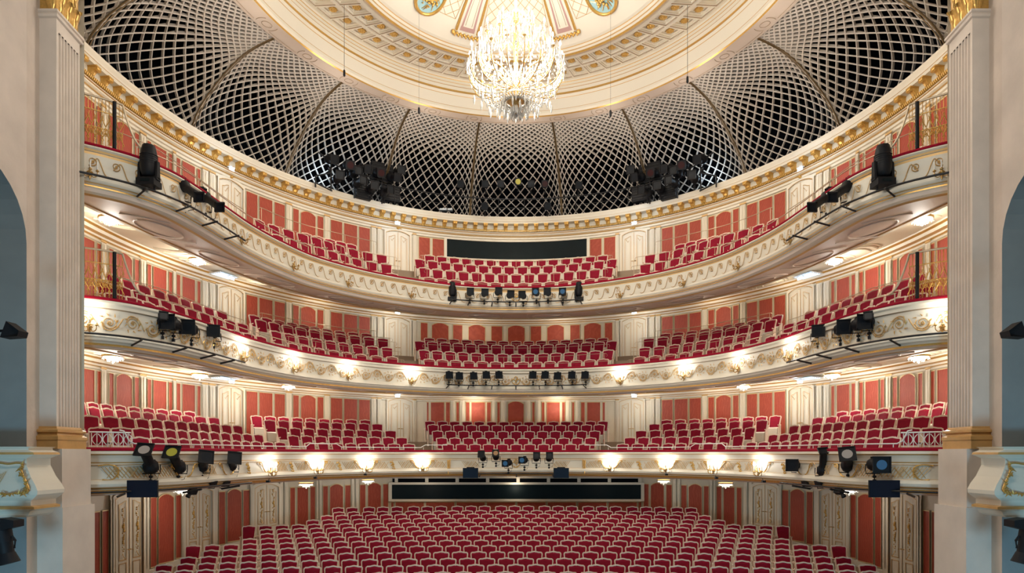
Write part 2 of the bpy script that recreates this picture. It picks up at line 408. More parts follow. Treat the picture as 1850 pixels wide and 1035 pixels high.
# ---- doors
mg = MB(); rg = random.Random(3)
for k in range(22):
    z = .62-k*.058; wd = .035+.05*math.exp(-((k-10)/3.)**2)
    mg.ball((rg.uniform(-wd, wd), -.015, z), rg.uniform(.014, .03)*(1+.8*math.exp(-((k-10)/2.)**2)), M['gold'], 5, 3, 1.2)
    if k % 3 == 0: mg.tube([(0, -.01, z), ((-1)**k*.05, -.02, z+.03), ((-1)**k*.06, -.01, z+.06)], .007, M['gold'], 4)
GARLAND = mg.mesh('gilt_garland')
def wall_rz(wall, px):
    a = Vector(wall.pt(px-2, 0)); b = Vector(wall.pt(px+2, 0)); t = b-a
    return math.atan2(t.y, t.x)
dn = [0]
def door(wall, x0, x1, h0, h1, label, stalls=False, fx=3.5):
    dn[0] += 1
    d = struct('door_%d' % dn[0], label, 'door')
    xm = (x0+x1)/2; o = .03
    mb = MB(); A = arch(x0-fx, x1+fx, h0, h1+.10, .16, 8); B = arch(x0, x1, h0, h1, .14, 8); wring(mb, wall, A, B, 0, .09, M['cream2'])
    A2 = arch(x0-.6, x1+.6, h0, h1+.015, .14, 8); wring(mb, wall, A2, B, .0, .10, M['goldline']); mb.obj('door_frame', d)
    def top(x):
        t = (x1-x)/(x1-x0); return h1+.14*(max(0, sin(pi*t))**.8)
    for side, (a, b) in enumerate(((x0, xm-.25), (xm+.25, x1))):
        pts = [(a, h0), (b, h0)]+[(b+(a-b)*i/4, top(b+(a-b)*i/4)) for i in range(5)]
        mb = MB(); wpoly(mb, wall, pts, 0, o, M['cream2']); lf = mb.obj('door_leaf', d)
        w = b-a; g = .22
        hb = h0+(h1-h0)*(.30 if stalls else .22)
        def sh(e, hbot, curl):
            aa, bb = a+w*g+e, b-w*g-e
            n = 6; c = []
            for i in range(n+1):
                t = i/n; x = bb+(aa-bb)*t
                s_ = (1-t) if side else t     # rises towards the meeting stile
                up = .10*(.5-.5*cos(pi*(1-s_))) if curl else 0
                c.append((x, h1-.05-.10*curl+up-e*.02))
            return [(aa, hbot+e*.03), (bb, hbot+e*.03)]+c
        mb = MB(); wring(mb, wall, sh(0, hb, 1), sh(w*.035, hb, 1), o, o+.02, M['goldline'])
        wring(mb, wall, sh(w*.07, hb+.01, 1), sh(w*.13, hb+.01, 1), o, o+.012, M['cream'])
        hl = hb-.08
        q0 = rect(a+w*g, b-w*g, h0+.12, hl); q1 = rect(a+w*(g+.04), b-w*(g+.04), h0+.14, hl-.02)
        wring(mb, wall, q0, q1, o, o+.02, M['goldline']); mb.obj('panel_moulding', lf)
        pc = wall.pt((a+b)/2, (h1+hb)/2-.02, o+.01)
        if stalls:
            link(GARLAND, 'gilt_garland', lf, loc=pc, rz=wall_rz(wall, (a+b)/2))
            mb = MB(); pb = wall.pt((a+b)/2, hb+.10, o+.02)
            mb.tube([(pb[0]-.07, pb[1], pb[2]-.05), (pb[0]-.03, pb[1], pb[2]+.01), (pb[0], pb[1], pb[2]+.10), (pb[0]+.03, pb[1], pb[2]+.01), (pb[0]+.07, pb[1], pb[2]-.05)], .011, M['gold'], 4); mb.obj('gilt_spray', lf)
        else:
            mb = MB(); pb = wall.pt((a+b)/2, h1-.26, o+.02)
            mb.tube([(pb[0]-.1, pb[1], pb[2]+.05), (pb[0]-.04, pb[1], pb[2]), (pb[0], pb[1], pb[2]-.08), (pb[0]+.04, pb[1], pb[2]), (pb[0]+.1, pb[1], pb[2]+.05)], .009, M['goldline'], 4); mb.obj('gilt_spray', lf)
        ph = wall.pt(xm+(-1.6 if side == 0 else 1.6), h0+1.05, o+.05)
        mb = MB(); mb.ball(ph, .022, M['brass'], 6, 4); mb.tube([ph, (ph[0]+(-.09 if side == 0 else .09), ph[1], ph[2]-.005)], .011, M['brass'], 5); mb.obj('door_handle', lf)
    mb = MB(); c = wall.pt(xm, h1+.25, .12)
    if not stalls:
        mb.ball(c, .07, M['gold'], 8, 4, .6)
        for s in (-1, 1):
            mb.tube([c, (c[0]+s*.10, c[1], c[2]+.02), (c[0]+s*.19, c[1], c[2]-.04)], [.035, .03, .008], M['gold'], 5)
            mb.tube([c, (c[0]+s*.05, c[1], c[2]+.09)], [.03, .008], M['gold'], 5)
        mb.obj('gilt_crest', d)
    mb = MB(); wpoly(mb, wall, rect(xm-.35, xm+.35, h0, h1+.1), .02, .05, M['goldline']); mb.obj('meeting_stile', d)
    return d
LV = {1: 'first', 2: 'second', 3: 'top'}
for t in (1, 2, 3):
    T = TOPS[t]
    for s, nm in ((-1, 'left'), (1, 'right')):
        for (a, b, wh) in ((397, 439.5, 'outer'), (698 if t > 1 else 702, 740 if t > 1 else 745, 'inner')):
            x0, x1 = (a, b) if s < 0 else (2*CX-b, 2*CX-a)
            door(WU, x0, x1, T-2.3, T-.02, 'cream double door with arched top, %s one on the %s side of the %s balcony' % (wh, nm, LV[t]), fx=3.5)
for s, nm in ((-1, 'left'), (1, 'right')):
    for (a, b, wh) in ((209.4, 259.6, 'nearest the stage pillar'), (337, 384.5, 'the middle one of three'), (461, 504, 'farthest from the stage')):
        x0, x1 = (a, b) if s < 0 else (2*CX-b, 2*CX-a)
        z = WS.pt((a+b)/2, 0)[1]/K
        door(WS, x0, x1, floor_h(z), -1.32, 'tall stalls double door with gilt garlands on the %s, %s' % (nm, wh), True, 4.5)

# ---- main cornice
tr = struct('trim_1', 'cream cornice with gold brackets round the top of the hall', 'cornice')
mb = MB()
pr = [(12.27, 10.2), (12.2, 10.22), (12.2, 10.30), (12.14, 10.32), (12.14, 10.46), (12.08, 10.50), (12.06, 10.60), (12.14, 10.62), (12.14, 10.74), (12.10, 10.76), (12.10, 10.95), (11.88, 10.97), (11.86, 11.06), (11.84, 11.06), (11.83, 11.12), (11.79, 11.20), (11.78, 11.26), (13.2, 11.27)]
mm = [M['cream2']]*2+[M['line'], M['cream2'], M['line'], M['cream2'], M['cream2'], M['cream'], M['cream2'], M['cream2'], M['cream'], M['cream2'], M['gold'], M['cream2'], M['cream2'], M['cream2'], M['void']]
mm = [M['cream2'] if m is M['line'] else m for m in mm]
ring(mb, pr, mm, -108, 108, 1.5)
mb.obj('cornice_moulding', tr)
mb = MB()
mb2 = MB(); prb = [(0, 0), (-.27, 0), (-.30, -.03), (-.30, -.08), (-.25, -.115), (-.19, -.10), (-.15, -.12), (-.10, -.19), (-.04, -.215), (0, -.19)]
for sx in (-1, 1):
    mb2.poly([(sx*.085, y, z) for y, z in (prb if sx > 0 else prb[::-1])], M['gold'])
mb2.grid([[(-.085, y, z) for y, z in prb], [(0, y-.012, z-.012) for y, z in prb], [(.085, y, z) for y, z in prb]], M['gold'], False)
mb2.box((0, -.14, .012), (.21, .30, .035), M['gold']); mb2.ball((0, -.28, -.06), .05, M['gold'], 6, 4)
mb2.tube([(-.06, -.12, -.13), (-.09, -.2, -.05)], [.03, .015], M['gold'], 4); mb2.tube([(.06, -.12, -.13), (.09, -.2, -.05)], [.03, .015], M['gold'], 4)
BR = mb2.mesh('cornice_bracket')
for i in range(-43, 44):
    th = rad(2.33*i); p = P(th, 12.11, 10.935)
    link(BR, 'cornice_bracket', tr, loc=p, rz=-math.atan2(K*sin(th), cos(th)))
mb = MB()
for i in range(-330, 331):
    th = rad(.315*i); th2 = rad(.315*i+.19)
    a = [P(th, 12.1, 10.63), P(th2, 12.1, 10.63), P(th2, 12.1, 10.735), P(th, 12.1, 10.735)]; b = [P(th, 12.03, 10.64), P(th2, 12.03, 10.64), P(th2, 12.01, 10.72), P(th, 12.01, 10.72)]
    mb.poly(b, M['gold']); mb.poly([a[0], b[0], b[3], a[3]], M['gold']); mb.poly([b[1], a[1], a[2], b[2]], M['gold']); mb.poly([b[0], a[0], a[1], b[1]], M['gold'])
mb.obj('gilt_dentils', tr, kind='stuff')
mb = MB(); ring(mb, [(12.13, 10.40), (12.10, 10.43), (12.13, 10.46)], M['goldline'], -106, 106, 2); ring(mb, [(12.10, 10.53), (12.03, 10.55), (12.05, 10.57)], M['goldline'], -106, 106, 2); mb.obj('gilt_fillet', tr)

# ---- lattice vault
lv = struct('wall_lattice', 'white diamond lattice vault between the cornice and the round ceiling', 'lattice')
TB = [10.6, 30.5, 51.3, 70.3, 90.5, 110]; TT = [9.8, 28.5, 46.5, 64.8, 83, 101]
edges = sorted([(-a, -b) for a, b in zip(TB, TT)]+list(zip(TB, TT)))
PROF = [(11.95, 11.2), (11.93, 11.75), (11.72, 12.4), (11.15, 13.15), (10.5, 13.75), (9.9, 14.1), (9.0, 14.3)]
PROFC = catmull(PROF, 8)
def prof_at(v):
    f = v*(len(PROFC)-1); i = min(len(PROFC)-2, int(f)); t = f-i
    return [PROFC[i][k]+(PROFC[i+1][k]-PROFC[i][k])*t for k in (0, 1)]
NV = 32; NU = 28
vs = [0]; s_ = 1.0
for j in range(NV): vs.append(vs[-1]+s_); s_ *= .950
vs = [x/vs[-1] for x in vs]
PM = rad(78)
def bay_pt(e0, e1, u, v, outw=0.0):
    r, h = prof_at(v)
    g = max(.0, 1-max(0, (v-.35)/.65)**1.5)
    a0 = e0[0]+(e0[1]-e0[0])*v; a1 = e1[0]+(e1[1]-e1[0])*v
    ph = (2*u-1)*PM
    lat = .5+.5*((sin(ph)/sin(PM))*(.25+.75*g)+(2*u-1)*(.75-.75*g))
    w = abs(rad(a1-a0))*r
    bul = (cos(ph)-cos(PM))/sin(PM)*w/2*g*.62
    th = rad(a0+(a1-a0)*lat)
    # the bulge pushes outwards and a little upwards
    return Vector(P(th, r+bul+outw*(.9 if v < .6 else .5), h+bul*.22+outw*(.2 if v < .6 else .8)))
for k in range(len(edges)-1):
    e0, e1 = edges[k], edges[k+1]
    mb = MB()
    grid = {}
    for i in range(NU+1):
        for j in range(NV+1):
            if (i+j) % 2 == 0: grid[i, j] = (bay_pt(e0, e1, i/NU, vs[j]), bay_pt(e0, e1, i/NU, vs[j], .10))
    for (i, j), (a, a2) in grid.items():
        for di in (1, -1):
            q = grid.get((i+di, j+1))
            if not q: continue
            b, b2 = q
            d = b-a; n = (a2-a).normalized(); sd = d.cross(n).normalized()
            v = vs[j]; wd = .0165+.015*v*v
            w_ = sd*wd; c = len(mb.v)
            mb.v += [tuple(a-w_), tuple(a+w_), tuple(b+w_), tuple(b-w_), tuple(a2-w_), tuple(a2+w_), tuple(b2+w_), tuple(b2-w_)]
            mb.face((c, c+1, c+2, c+3), M['net']); mb.face((c, c+4, c+5, c+1), M['net']) if 0 else None
            mb.face((c+1, c+5, c+6, c+2), M['net']); mb.face((c+3, c+7, c+4, c), M['net'])
    mb.obj('lattice_bay', lv, kind='stuff')
for e in edges:
    mb = MB()
    for s in (-.17, .17):
        pts = []
        for j in range(0, 25):
            v = j/24; r, h = prof_at(v); pts.append(P(rad(e[0]+(e[1]-e[0])*v+s), r-.05, h-.02))
        mb.tube(pts, .016, M['netrib'], 5)
    pts = []
    for j in range(0, 25):
        v = j/24; r, h = prof_at(v); pts.append(P(rad(e[0]+(e[1]-e[0])*v), r+.02, h-.0))
    mb.tube(pts, .030, M['bronze'], 5)
    mb.obj('lattice_rib', lv)
mb = MB(); ring(mb, [(14.6, 11.0), (14.6, 16.5), (8.7, 16.6)], M['void'], -112, 112, 6); ring(mb, [(9.0, 14.33), (8.7, 14.6), (8.7, 16.6)], M['void'], -112, 112, 6); mb.obj('dark_gallery_backing', lv)
# ================================================================== CEILING
ce = struct('ceiling', 'cream round ceiling with gilded rings and a coffered band', 'ceiling')
A0, A1 = -112, 112
mb = MB()
g, c2, ln = M['gold'], M['ceil'], M['goldline']
cr = [(9.17, 14.25), (9.10, 14.20), (8.42, 14.10), (8.33, 14.03), (8.27, 14.05), (8.22, 14.12), (8.20, 14.20), (8.19, 14.21), (8.04, 14.55), (8.03, 14.57), (7.98, 14.66), (8.0, 14.70), (7.97, 14.74), (7.92, 14.84), (7.93, 14.87), (7.89, 14.95), (7.88, 14.97), (7.86, 15.06), (7.85, 15.08), (7.80, 15.12)]
cm = [c2, c2, g, g, c2, ln, c2, ln, c2, ln, c2, g, g, c2, ln, c2, ln, c2, g]
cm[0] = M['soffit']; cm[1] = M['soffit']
cm = [cm[0], cm[1], c2, g, c2, c2, ln, c2, ln, c2, ln, g, c2, ln, c2, ln, c2, g, c2]
ring(mb, cr, cm, A0, A1, 2)
# inner edge of the coffers, then the saucer dome
ci = [(5.42, 14.385), (5.36, 14.35), (5.30, 14.36), (5.24, 14.40), (5.16, 14.42), (5.13, 14.44), (5.05, 14.47), (5.03, 14.49), (4.92, 14.50), (4.4, 14.66), (3.6, 14.92), (2.6, 15.15), (1.4, 15.3), (.4, 15.35)]
cim = [c2, M['line'], g, c2, ln, c2, ln, c2, c2, c2, c2, c2, c2]
ring(mb, ci, cim, -180, 180, 4)
mb.obj('ceiling_moulding', ce)
def cof(th, t):   # t 0 outer .. 1 inner on the coffer band
    r = 7.80+(5.42-7.80)*t; h = 15.12+(14.385-15.12)*t
    return Vector(P(th, r, h))
upn = Vector((0, 0, 1))
NC = 72
mbr = MB(); rr = random.Random(5)
for k in range(9):
    a = 2*pi*k/8; d = .0 if k == 8 else .058
    mbr.ball((d*1.5*cos(a), d*1.5*sin(a), 0), .06 if k < 8 else .07, M['gold'], 5, 3, .8)
    if k < 8: mbr.tube([(0, 0, 0), (.17*cos(a+.4), .17*sin(a+.4), .0)], [.04, .01], M['gold'], 4)
ROS = mbr.mesh('rosette')
for k in range(-26, 27):
    a0 = rad(5.0*(k-.5)); a1 = rad(5.0*(k+.5))
    if abs(k) > 22: pass
    for (t0, t1) in ((.06, .49), (.53, .94)):
        mb = MB()
        def lvl(e, up):
            da = (a1-a0)*e; dt = (t1-t0)*e
            return [cof(a0+da, t0+dt)+upn*up, cof(a1-da, t0+dt)+upn*up, cof(a1-da, t1-dt)+upn*up, cof(a0+da, t1-dt)+upn*up]
        L = [lvl(0, 0), lvl(.045, 0), lvl(.05, .03), lvl(.12, .03), lvl(.125, .08), lvl(.20, .09), lvl(.21, .14), lvl(.31, .15)]
        for q0, q1, m_ in zip(L, L[1:], (c2, M['line'], c2, c2, c2, c2, c2)):
            for i in range(4):
                j = (i+1) % 4; mb.poly([q0[i], q0[j], q1[j], q1[i]], m_)
        mb.poly(L[-1], c2)
        o = mb.obj('coffer', ce)
        ctr = sum(L[-1], Vector())/4-upn*.04
        link(ROS, 'rosette', o, loc=ctr)
mb = MB()
for (t0, t1) in ((0, .06), (.49, .53), (.94, 1.0)):
    th_ = [rad(a) for a in range(-130, 131, 2)]
    mb.grid([[cof(t, t0) for t in th_], [cof(t, t1) for t in th_]], c2)
mb.obj('coffer_band', ce)
def dome_h(r):
    pts = ci[8:]
    for (r0, h0), (r1, h1) in zip(pts, pts[1:]):
        if r1 <= r <= r0: return h0+(h1-h0)*(r0-r)/(r0-r1)
    return 15.35
def dp(th, r, d=.02): return Vector(P(th, r, dome_h(r)-d))
# eight pairs of ribs with lattice fields and medallions between
for q in range(-4, 4):
    c0 = rad(45*q+22.5)
    if cos(c0) < -.5: continue
    for s in (-1, 1):
        mb = MB(); a = c0+s*rad(5.0)
        mb.tube([dp(a+s*rad((4.3-r)*.6), r, .03) for r in (4.45, 4.0, 3.4, 2.8, 2.2, 1.6)], [.05, .045, .04, .035, .03, .025], g, 5); mb.obj('gilt_rib', ce)
    mb = MB()
    for s, w_, m_ in ((-1, .045, M['mauve']), (1, .045, M['mauve'])):
        a = c0+s*rad(2.4); mb.grid([[dp(a, r, .012) for r in (4.35, 3.6, 2.8, 2.0, 1.4)], [dp(a+s*rad(.9), r, .012) for r in (4.35, 3.6, 2.8, 2.0, 1.4)]], m_, False)
        a = c0+s*rad(1.4); mb.grid([[dp(a, r, .012) for r in (4.25, 3.6, 2.8, 2.0, 1.4)], [dp(a+s*rad(.25), r, .012) for r in (4.25, 3.6, 2.8, 2.0, 1.4)]], M['line'], False)
    mb.grid([[dp(c0+rad(x), 4.45, .012) for x in (-3.4, 0, 3.4)], [dp(c0+rad(x), 4.3, .012) for x in (-3.4, 0, 3.4)]], M['mauve'], False)
    mb.tube([dp(c0+.045*cos(t*pi/6)*.4, 3.2+.07*sin(t*pi/6), .015) for t in range(13)], .008, M['line'], 4)
    mb.obj('painted_rib_border', ce)
    mb = MB()
    for k in range(15):
        p = dp(c0+rad(-6+12*k/14), 4.52+.05*(k % 2), .07); mb.ball(p, .055+.03*(k in (0, 14)), g, 5, 3)
        if k % 2: mb.tube([p, p+Vector((0, -.03, -.10))], [.03, .01], g, 4)
    mb.obj('gilt_rib_foot', ce)
for q in range(-3, 4):
    c0 = rad(45*q)
    if cos(c0) < -.4: continue
    mb = MB(); a0, a1 = c0-rad(15.5), c0+rad(15.5); r0, r1 = 4.15, 2.0
    def uv(u, v): return dp(a0+(a1-a0)*u+ (u-.5)*rad(4)*0, r0+(r1-r0)*v, .012)
    def linep(p, q_): mb.tube([uv(p[0]+(q_[0]-p[0])*t/6, p[1]+(q_[1]-p[1])*t/6) for t in range(7)], .0085, M['goldline'], 3)
    linep((0, 0), (1, 0)); linep((0, 0), (0, 1)); linep((1, 0), (1, 1))
    n = 6
    for i in range(-n, n+1):
        for sgn in (1, -1):
            u0 = i/n; u1 = u0+1
            if sgn < 0: u0, u1 = 1-u0, 1-u1
            lo, hi = 0, 1
            du = u1-u0; ts = [t/24 for t in range(25) if -1e-6 <= u0+du*t/24 <= 1+1e-6]
            if len(ts) > 1: linep((u0+du*ts[0], ts[0]), (u0+du*ts[-1], ts[-1]))
    mb.obj('gilt_lattice_field', ce)
    if q in (-1, 1, 0, -2, 2) and q != 0:
        mb = MB(); R_ = .0
        cth = c0; 
        def ell(k, f, d): t = 2*pi*k/24; return dp(cth+cos(t)*f*.42/3.85, 3.85+sin(t)*f*.56, d)
        mb.poly([ell(k, 1, .03) for k in range(24)], M['medal']); me_ = mb.obj('medallion', ce)
        mb = MB(); mb.tube([ell(k, 1.06, .05) for k in range(24)], .055, g, 6, closed=True); mb.obj('gilt_oval_frame', me_)
        mb = MB(); r9 = random.Random(q+9)
        for k in range(46):
            t = r9.uniform(0, 2*pi); f = r9.uniform(0, .62); p = dp(cth+cos(t)*f*.42/3.85, 3.85+sin(t)*f*.56, .07+.06*(1-f)); mb.ball(p, r9.uniform(.03, .06), g, 5, 3)
        for k in range(18):
            t = r9.uniform(0, 2*pi); p = dp(cth+cos(t)*.5*.42/3.85, 3.85+sin(t)*.5*.56, .06); p2 = dp(cth+cos(t+.3)*.85*.42/3.85, 3.85+sin(t+.3)*.85*.56, .05); mb.tube([p, p2], [.025, .008], g, 4)
        mb.obj('gilt_flower_bouquet', me_)
# ornaments on the grey outer lip
for k in range(-9, 10):
    th = rad(11.6*k)
    mb = MB(); rr_, hh = 8.76, 14.145
    def lp(a, b): return Vector(P(th+a/rr_, rr_+b, 14.15+(b/.68)*.10-.012))
    mb.tube([lp(.16*cos(2*pi*i/16), .16*sin(2*pi*i/16)) for i in range(16)], .010, M['line'], 3, closed=True)
    for s in (-1, 1):
        mb.tube([lp(s*(.27+.05*(1-(y/.2)**2)), y) for y in (-.2, -.1, 0, .1, .2)], .010, M['line'], 3)
        mb.tube([lp(s*(.33+.1*i), .22) for i in range(7)], .008, M['line'], 3)
    mb.obj('painted_roundel', ce)

# ================================================================== BALCONIES
BT = {3: 6.553, 2: 3.338, 1: .05}
def ridge_r(th): return 9.7+.0016*max(0, abs(math.degrees(th))-80)**2
def loft_rows(path, spec):
    """spec: list of functions (i, th) -> point"""
    rows = []
    for f in spec:
        row = []
        for i in range(len(path.p)):
            q = path.p[i]; th = math.atan2(q.x, q.y/K-RC); row.append(f(i, th))
        rows.append(row)
    return rows
SOFH = {3: (5.62, 5.98, 6.30, 6.50), 2: (2.34, 2.56, 2.66, 2.78)}
cr_, gl, c1 = M['cream2'], M['goldline'], M['cream']
BALC = {}
for t in (3, 2, 1):
    pa = BAL[t]; b = struct('balcony_front', '%s balcony front, cream with gilt ornament and a crimson velvet rail' % {3: 'top', 2: 'middle', 1: 'lowest'}[t], 'balcony')
    BALC[t] = b; H = BT[t]
    mb = MB()
    if t == 3: pr = [(-.02, H), (.07, H), (.08, H-.03), (.04, H-.06), (.03, H-.10), (.0, H-.11), (0, H-.16), (.0, H-.62), (.04, H-.63), (.06, H-.70), (.03, H-.76), (.03, H-.79), (-.02, H-.81), (-.02, H-.84), (-.06, H-.86), (-.08, H-.93)]
    elif t == 2: pr = [(-.02, H), (.08, H), (.09, H-.05), (.05, H-.09), (.05, H-.16), (.0, H-.18), (0, H-.74), (.08, H-.75), (.09, H-.80), (.05, H-.82), (.04, H-.87), (-.02, H-.90), (-.04, H-.93), (-.02, H-.935), (-.02, H-.98), (-.08, H-1.0)]
    else: pr = [(-.02, H), (.10, H), (.11, H-.06), (.06, H-.09), (.03, H-.16), (.01, H-.24), (0, H-.27), (.0, H-.30), (.02, H-.62), (.10, H-.66), (.14, H-.72), (.12, H-.79), (.04, H-.83), (.08, H-.85), (.02, H-.93), (-.06, H-.97)]
    mats_ = [cr_]*(len(pr)-1)
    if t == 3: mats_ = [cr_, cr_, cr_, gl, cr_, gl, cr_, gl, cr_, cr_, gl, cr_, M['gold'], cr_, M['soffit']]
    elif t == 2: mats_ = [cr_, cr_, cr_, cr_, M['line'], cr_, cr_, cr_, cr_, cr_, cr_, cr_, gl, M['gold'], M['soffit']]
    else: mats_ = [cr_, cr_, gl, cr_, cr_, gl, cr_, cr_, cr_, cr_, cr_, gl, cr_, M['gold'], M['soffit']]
    sweep(mb, pa, pr, mats_); mb.obj('parapet', b)
    mb = MB(); sweep(mb, pa, [(.06, H-.005), (.085, H+.02), (.07, H+.06), (.0, H+.085), (-.16, H+.085), (-.2, H+.05), (-.2, H-.5)], M['velvet_rail']); mb.obj('velvet_rail', b)
    if t > 1:
        s0, s1, s2, s3 = SOFH[t]
        mb = MB()
        hb_ = H-(.93 if t == 3 else 1.0)
        rw = loft_rows(pa, [lambda i, th: (*pa.off(i, -.08), hb_), lambda i, th: (*pa.off(i, -.16), hb_-.02), lambda i, th: (*pa.off(i, -.22), hb_+.03), lambda i, th: (*pa.off(i, -.34), hb_+.03), lambda i, th: (*pa.off(i, -.40), hb_+.0), lambda i, th: (*pa.off(i, -.48), hb_+.05), lambda i, th: P(th, ridge_r(th)-.06, s1-.03), lambda i, th: P(th, ridge_r(th)-.05, s1-.06), lambda i, th: P(th, ridge_r(th)+.06, s1-.06), lambda i, th: P(th, ridge_r(th)+.10, s1),
                            lambda i, th: P(th, ridge_r(th)+.45, s2+.05), lambda i, th: P(th, ridge_r(th)+.5, s2+.05), lambda i, th: P(th, max(11.84, ridge_r(th)+.7), s3)])
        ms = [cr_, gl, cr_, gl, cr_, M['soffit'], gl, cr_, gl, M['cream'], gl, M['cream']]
        for i in range(len(rw)-1): mb.grid([rw[i], rw[i+1]], ms[i])
        mb.obj('soffit', b)
        # painted ovals and arcs on the soffit
        pol = [(math.atan2(q.x, q.y/K-RC), math.hypot(q.x, q.y/K-RC)) for q in [pa.off(i, -.48) for i in range(len(pa.p))]]
        def soff(th, r, pol=pol, s1=s1, hb=hb_+.05):
            r0 = min(pol, key=lambda e: abs(e[0]-th))[1]; f = (r-r0)/max(.05, ridge_r(th)-.06-r0)
            return hb+(s1-.03-hb)*max(0, min(1, f)), r0
        for a in (-97, -82, -66, -47, -29, -9, 9, 29, 47, 66, 82, 97):
            mb = MB(); th = rad(a); r0 = soff(th, 9)[1]; rc = (r0+ridge_r(th))/2+.05; hw = (ridge_r(th)-r0)*.30
            for f_ in (1.0,):
                mb.tube([P(th+.66*cos(2*pi*i/24)/rc, rc+hw*sin(2*pi*i/24), soff(th+.66*cos(2*pi*i/24)/rc, rc+hw*sin(2*pi*i/24))[0]-.015) for i in range(24)], .02, M['soffit'], 4, closed=True)
            mb.obj('soffit_oval', b)
            for sg in (-1, 1):
                mb = MB(); mb.tube([P(th+sg*(.80+.10*cos(x))/rc, rc+hw*1.1*sin(x), soff(th+sg*.8/rc, rc+hw*sin(x))[0]-.015) for x in [-1.3+.26*k for k in range(11)]], .018, M['soffit'], 4); mb.obj('soffit_arc', b)
        for a in (-93, -76, -57, -38, -19, 0, 19, 38, 57, 76, 93):
            mb = MB(); th = rad(a)
            for dd in (0, .14, .40, 1.0, 1.26, 1.4):
                mb.tube([P(th+(dd-.65+.25*sin(pi*k/6))/10.9, 10.35+1.25*k/6, s2+.05+(s3-s2-.05)*(.15+1.25*k/6)/1.64-.012) for k in range(7)], .03, M['cream'], 4)
            mb.obj('soffit_arc_moulding', b)
    else:
        mb = MB()
        rw = loft_rows(pa, [lambda i, th: (*pa.off(i, -.06), H-.97), lambda i, th: P(th, 11.5, -1.0), lambda i, th: P(th, 12.3, -1.0)])
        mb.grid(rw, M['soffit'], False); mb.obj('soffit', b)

# local frame on a balcony front: x along, -y outwards to the viewer, z up
def bal_frame(t, px, h, off=0.0):
    pa = BAL[t]; d = pa.d_px(px); p, n = pa.at(d); q = p+n*off
    return (q.x, q.y, h), math.atan2(n.y, n.x)+pi/2, d
def bal_at(t, d, h, off=0.0):
    pa = BAL[t]; p, n = pa.at(d); q = p+n*off
    return (q.x, q.y, h), math.atan2(n.y, n.x)+pi/2
# running-dog scrolls on the top balcony
def wave(sg):
    mb = MB(); pts = []
    for i in range(22):
        a = i/21*1.75*2*pi; r = .010+.085*(i/21); pts.append((sg*(-.06-r*cos(a+.5)), -.012, .085+r*sin(a+.5)))
    x0, z0 = sg*pts[-1][0], pts[-1][2]
    mb.tube(pts, [.006+.005*(i/21) for i in range(22)], M['goldline'], 4)
    tail = [(x0, z0), (.02, .165), (.075, .10), (.11, .0), (.15, -.11), (.21, -.19), (.29, -.205), (.35, -.17)]
    mb.tube([(sg*x, -.010, z) for x, z in catmull(tail, 3)], [.010]*19+[.006]*3, M['goldline'], 4)
    mb.ball((sg*-.06, -.015, .085), .016, M['gold'], 5, 3)
    return mb.mesh('running_scroll')
WL, WR = wave(1), wave(-1)
pa = BAL[3]; dm = pa.len/2
d = .62
while d < dm-.9:
    for s, me in ((-1, WL), (1, WR)):
        p, rz = bal_at(3, dm+s*d, BT[3]-.40, .012); link(me, 'running_scroll', BALC[3], loc=p, rz=rz)
    d += .432
# rinceau scrolls on the middle balcony
def rinceau(up, sg):
    mb = MB(); pts = []; c = (0, .02*up)
    for i in range(24):
        a = i/23*1.6*2*pi; r = .03+.115*(i/23)**.8; pts.append((c[0]+sg*r*cos(a), -.012, c[1]+up*r*sin(a)))
    mb.tube(pts, .010, M['goldline'], 4)
    mb.tube([(sg*x, -.012, up*z) for x, z in catmull([(.14, .02), (.10, .15), (0, .19), (-.12, .14), (-.20, .03), (-.27, -.10)], 3)], .012, M['goldline'], 4)
    for k in range(9):
        a = k*.8; r = .17+.03*(k % 2); mb.tube([(r*.8*cos(a), -.01, r*.8*sin(a)), (r*1.1*cos(a+.25), -.018, r*1.1*sin(a+.25))], [.014, .004], M['gold'], 4)
    for k in range(5): a = k*2*pi/5; mb.ball((.025*cos(a), -.02, c[1]+.025*sin(a)), .016, M['gold'], 4, 3)
    return mb.mesh('acanthus_scroll')
RI = {(u, s): rinceau(u, s) for u in (1, -1) for s in (1, -1)}
pa = BAL[2]; dm = pa.len/2; k = 0; d = .42
while d < dm-.7:
    for s in (-1, 1):
        p, rz = bal_at(2, dm+s*d, BT[2]-.45, .012); link(RI[(1 if k % 2 else -1, s)], 'acanthus_scroll', BALC[2], loc=p, rz=rz)
    d += .47; k += 1
# centre ornaments
for t, hz in ((3, -.36), (2, -.45), (1, -.45)):
    mb = MB(); r9 = random.Random(t)
    for s in (-1, 1):
        mb.tube([(s*x, -.02, z) for x, z in catmull([(0, -.16), (.09, -.12), (.16, -.02), (.10, .06), (.03, .02)], 4)], .016, M['gold'], 5)
        mb.tube([(s*x, -.02, z) for x, z in catmull([(0, .0), (.07, .05), (.06, .12), (0, .17)], 4)], .014, M['gold'], 5)
    for k in range(10): mb.ball((r9.uniform(-.06, .06), -.03, r9.uniform(-.12, .14)), .022, M['gold'], 5, 3)
    p, rz, _ = bal_frame(t, 932, BT[t]+hz, .015); mb.obj('gilt_cartouche', BALC[t], ).location = p
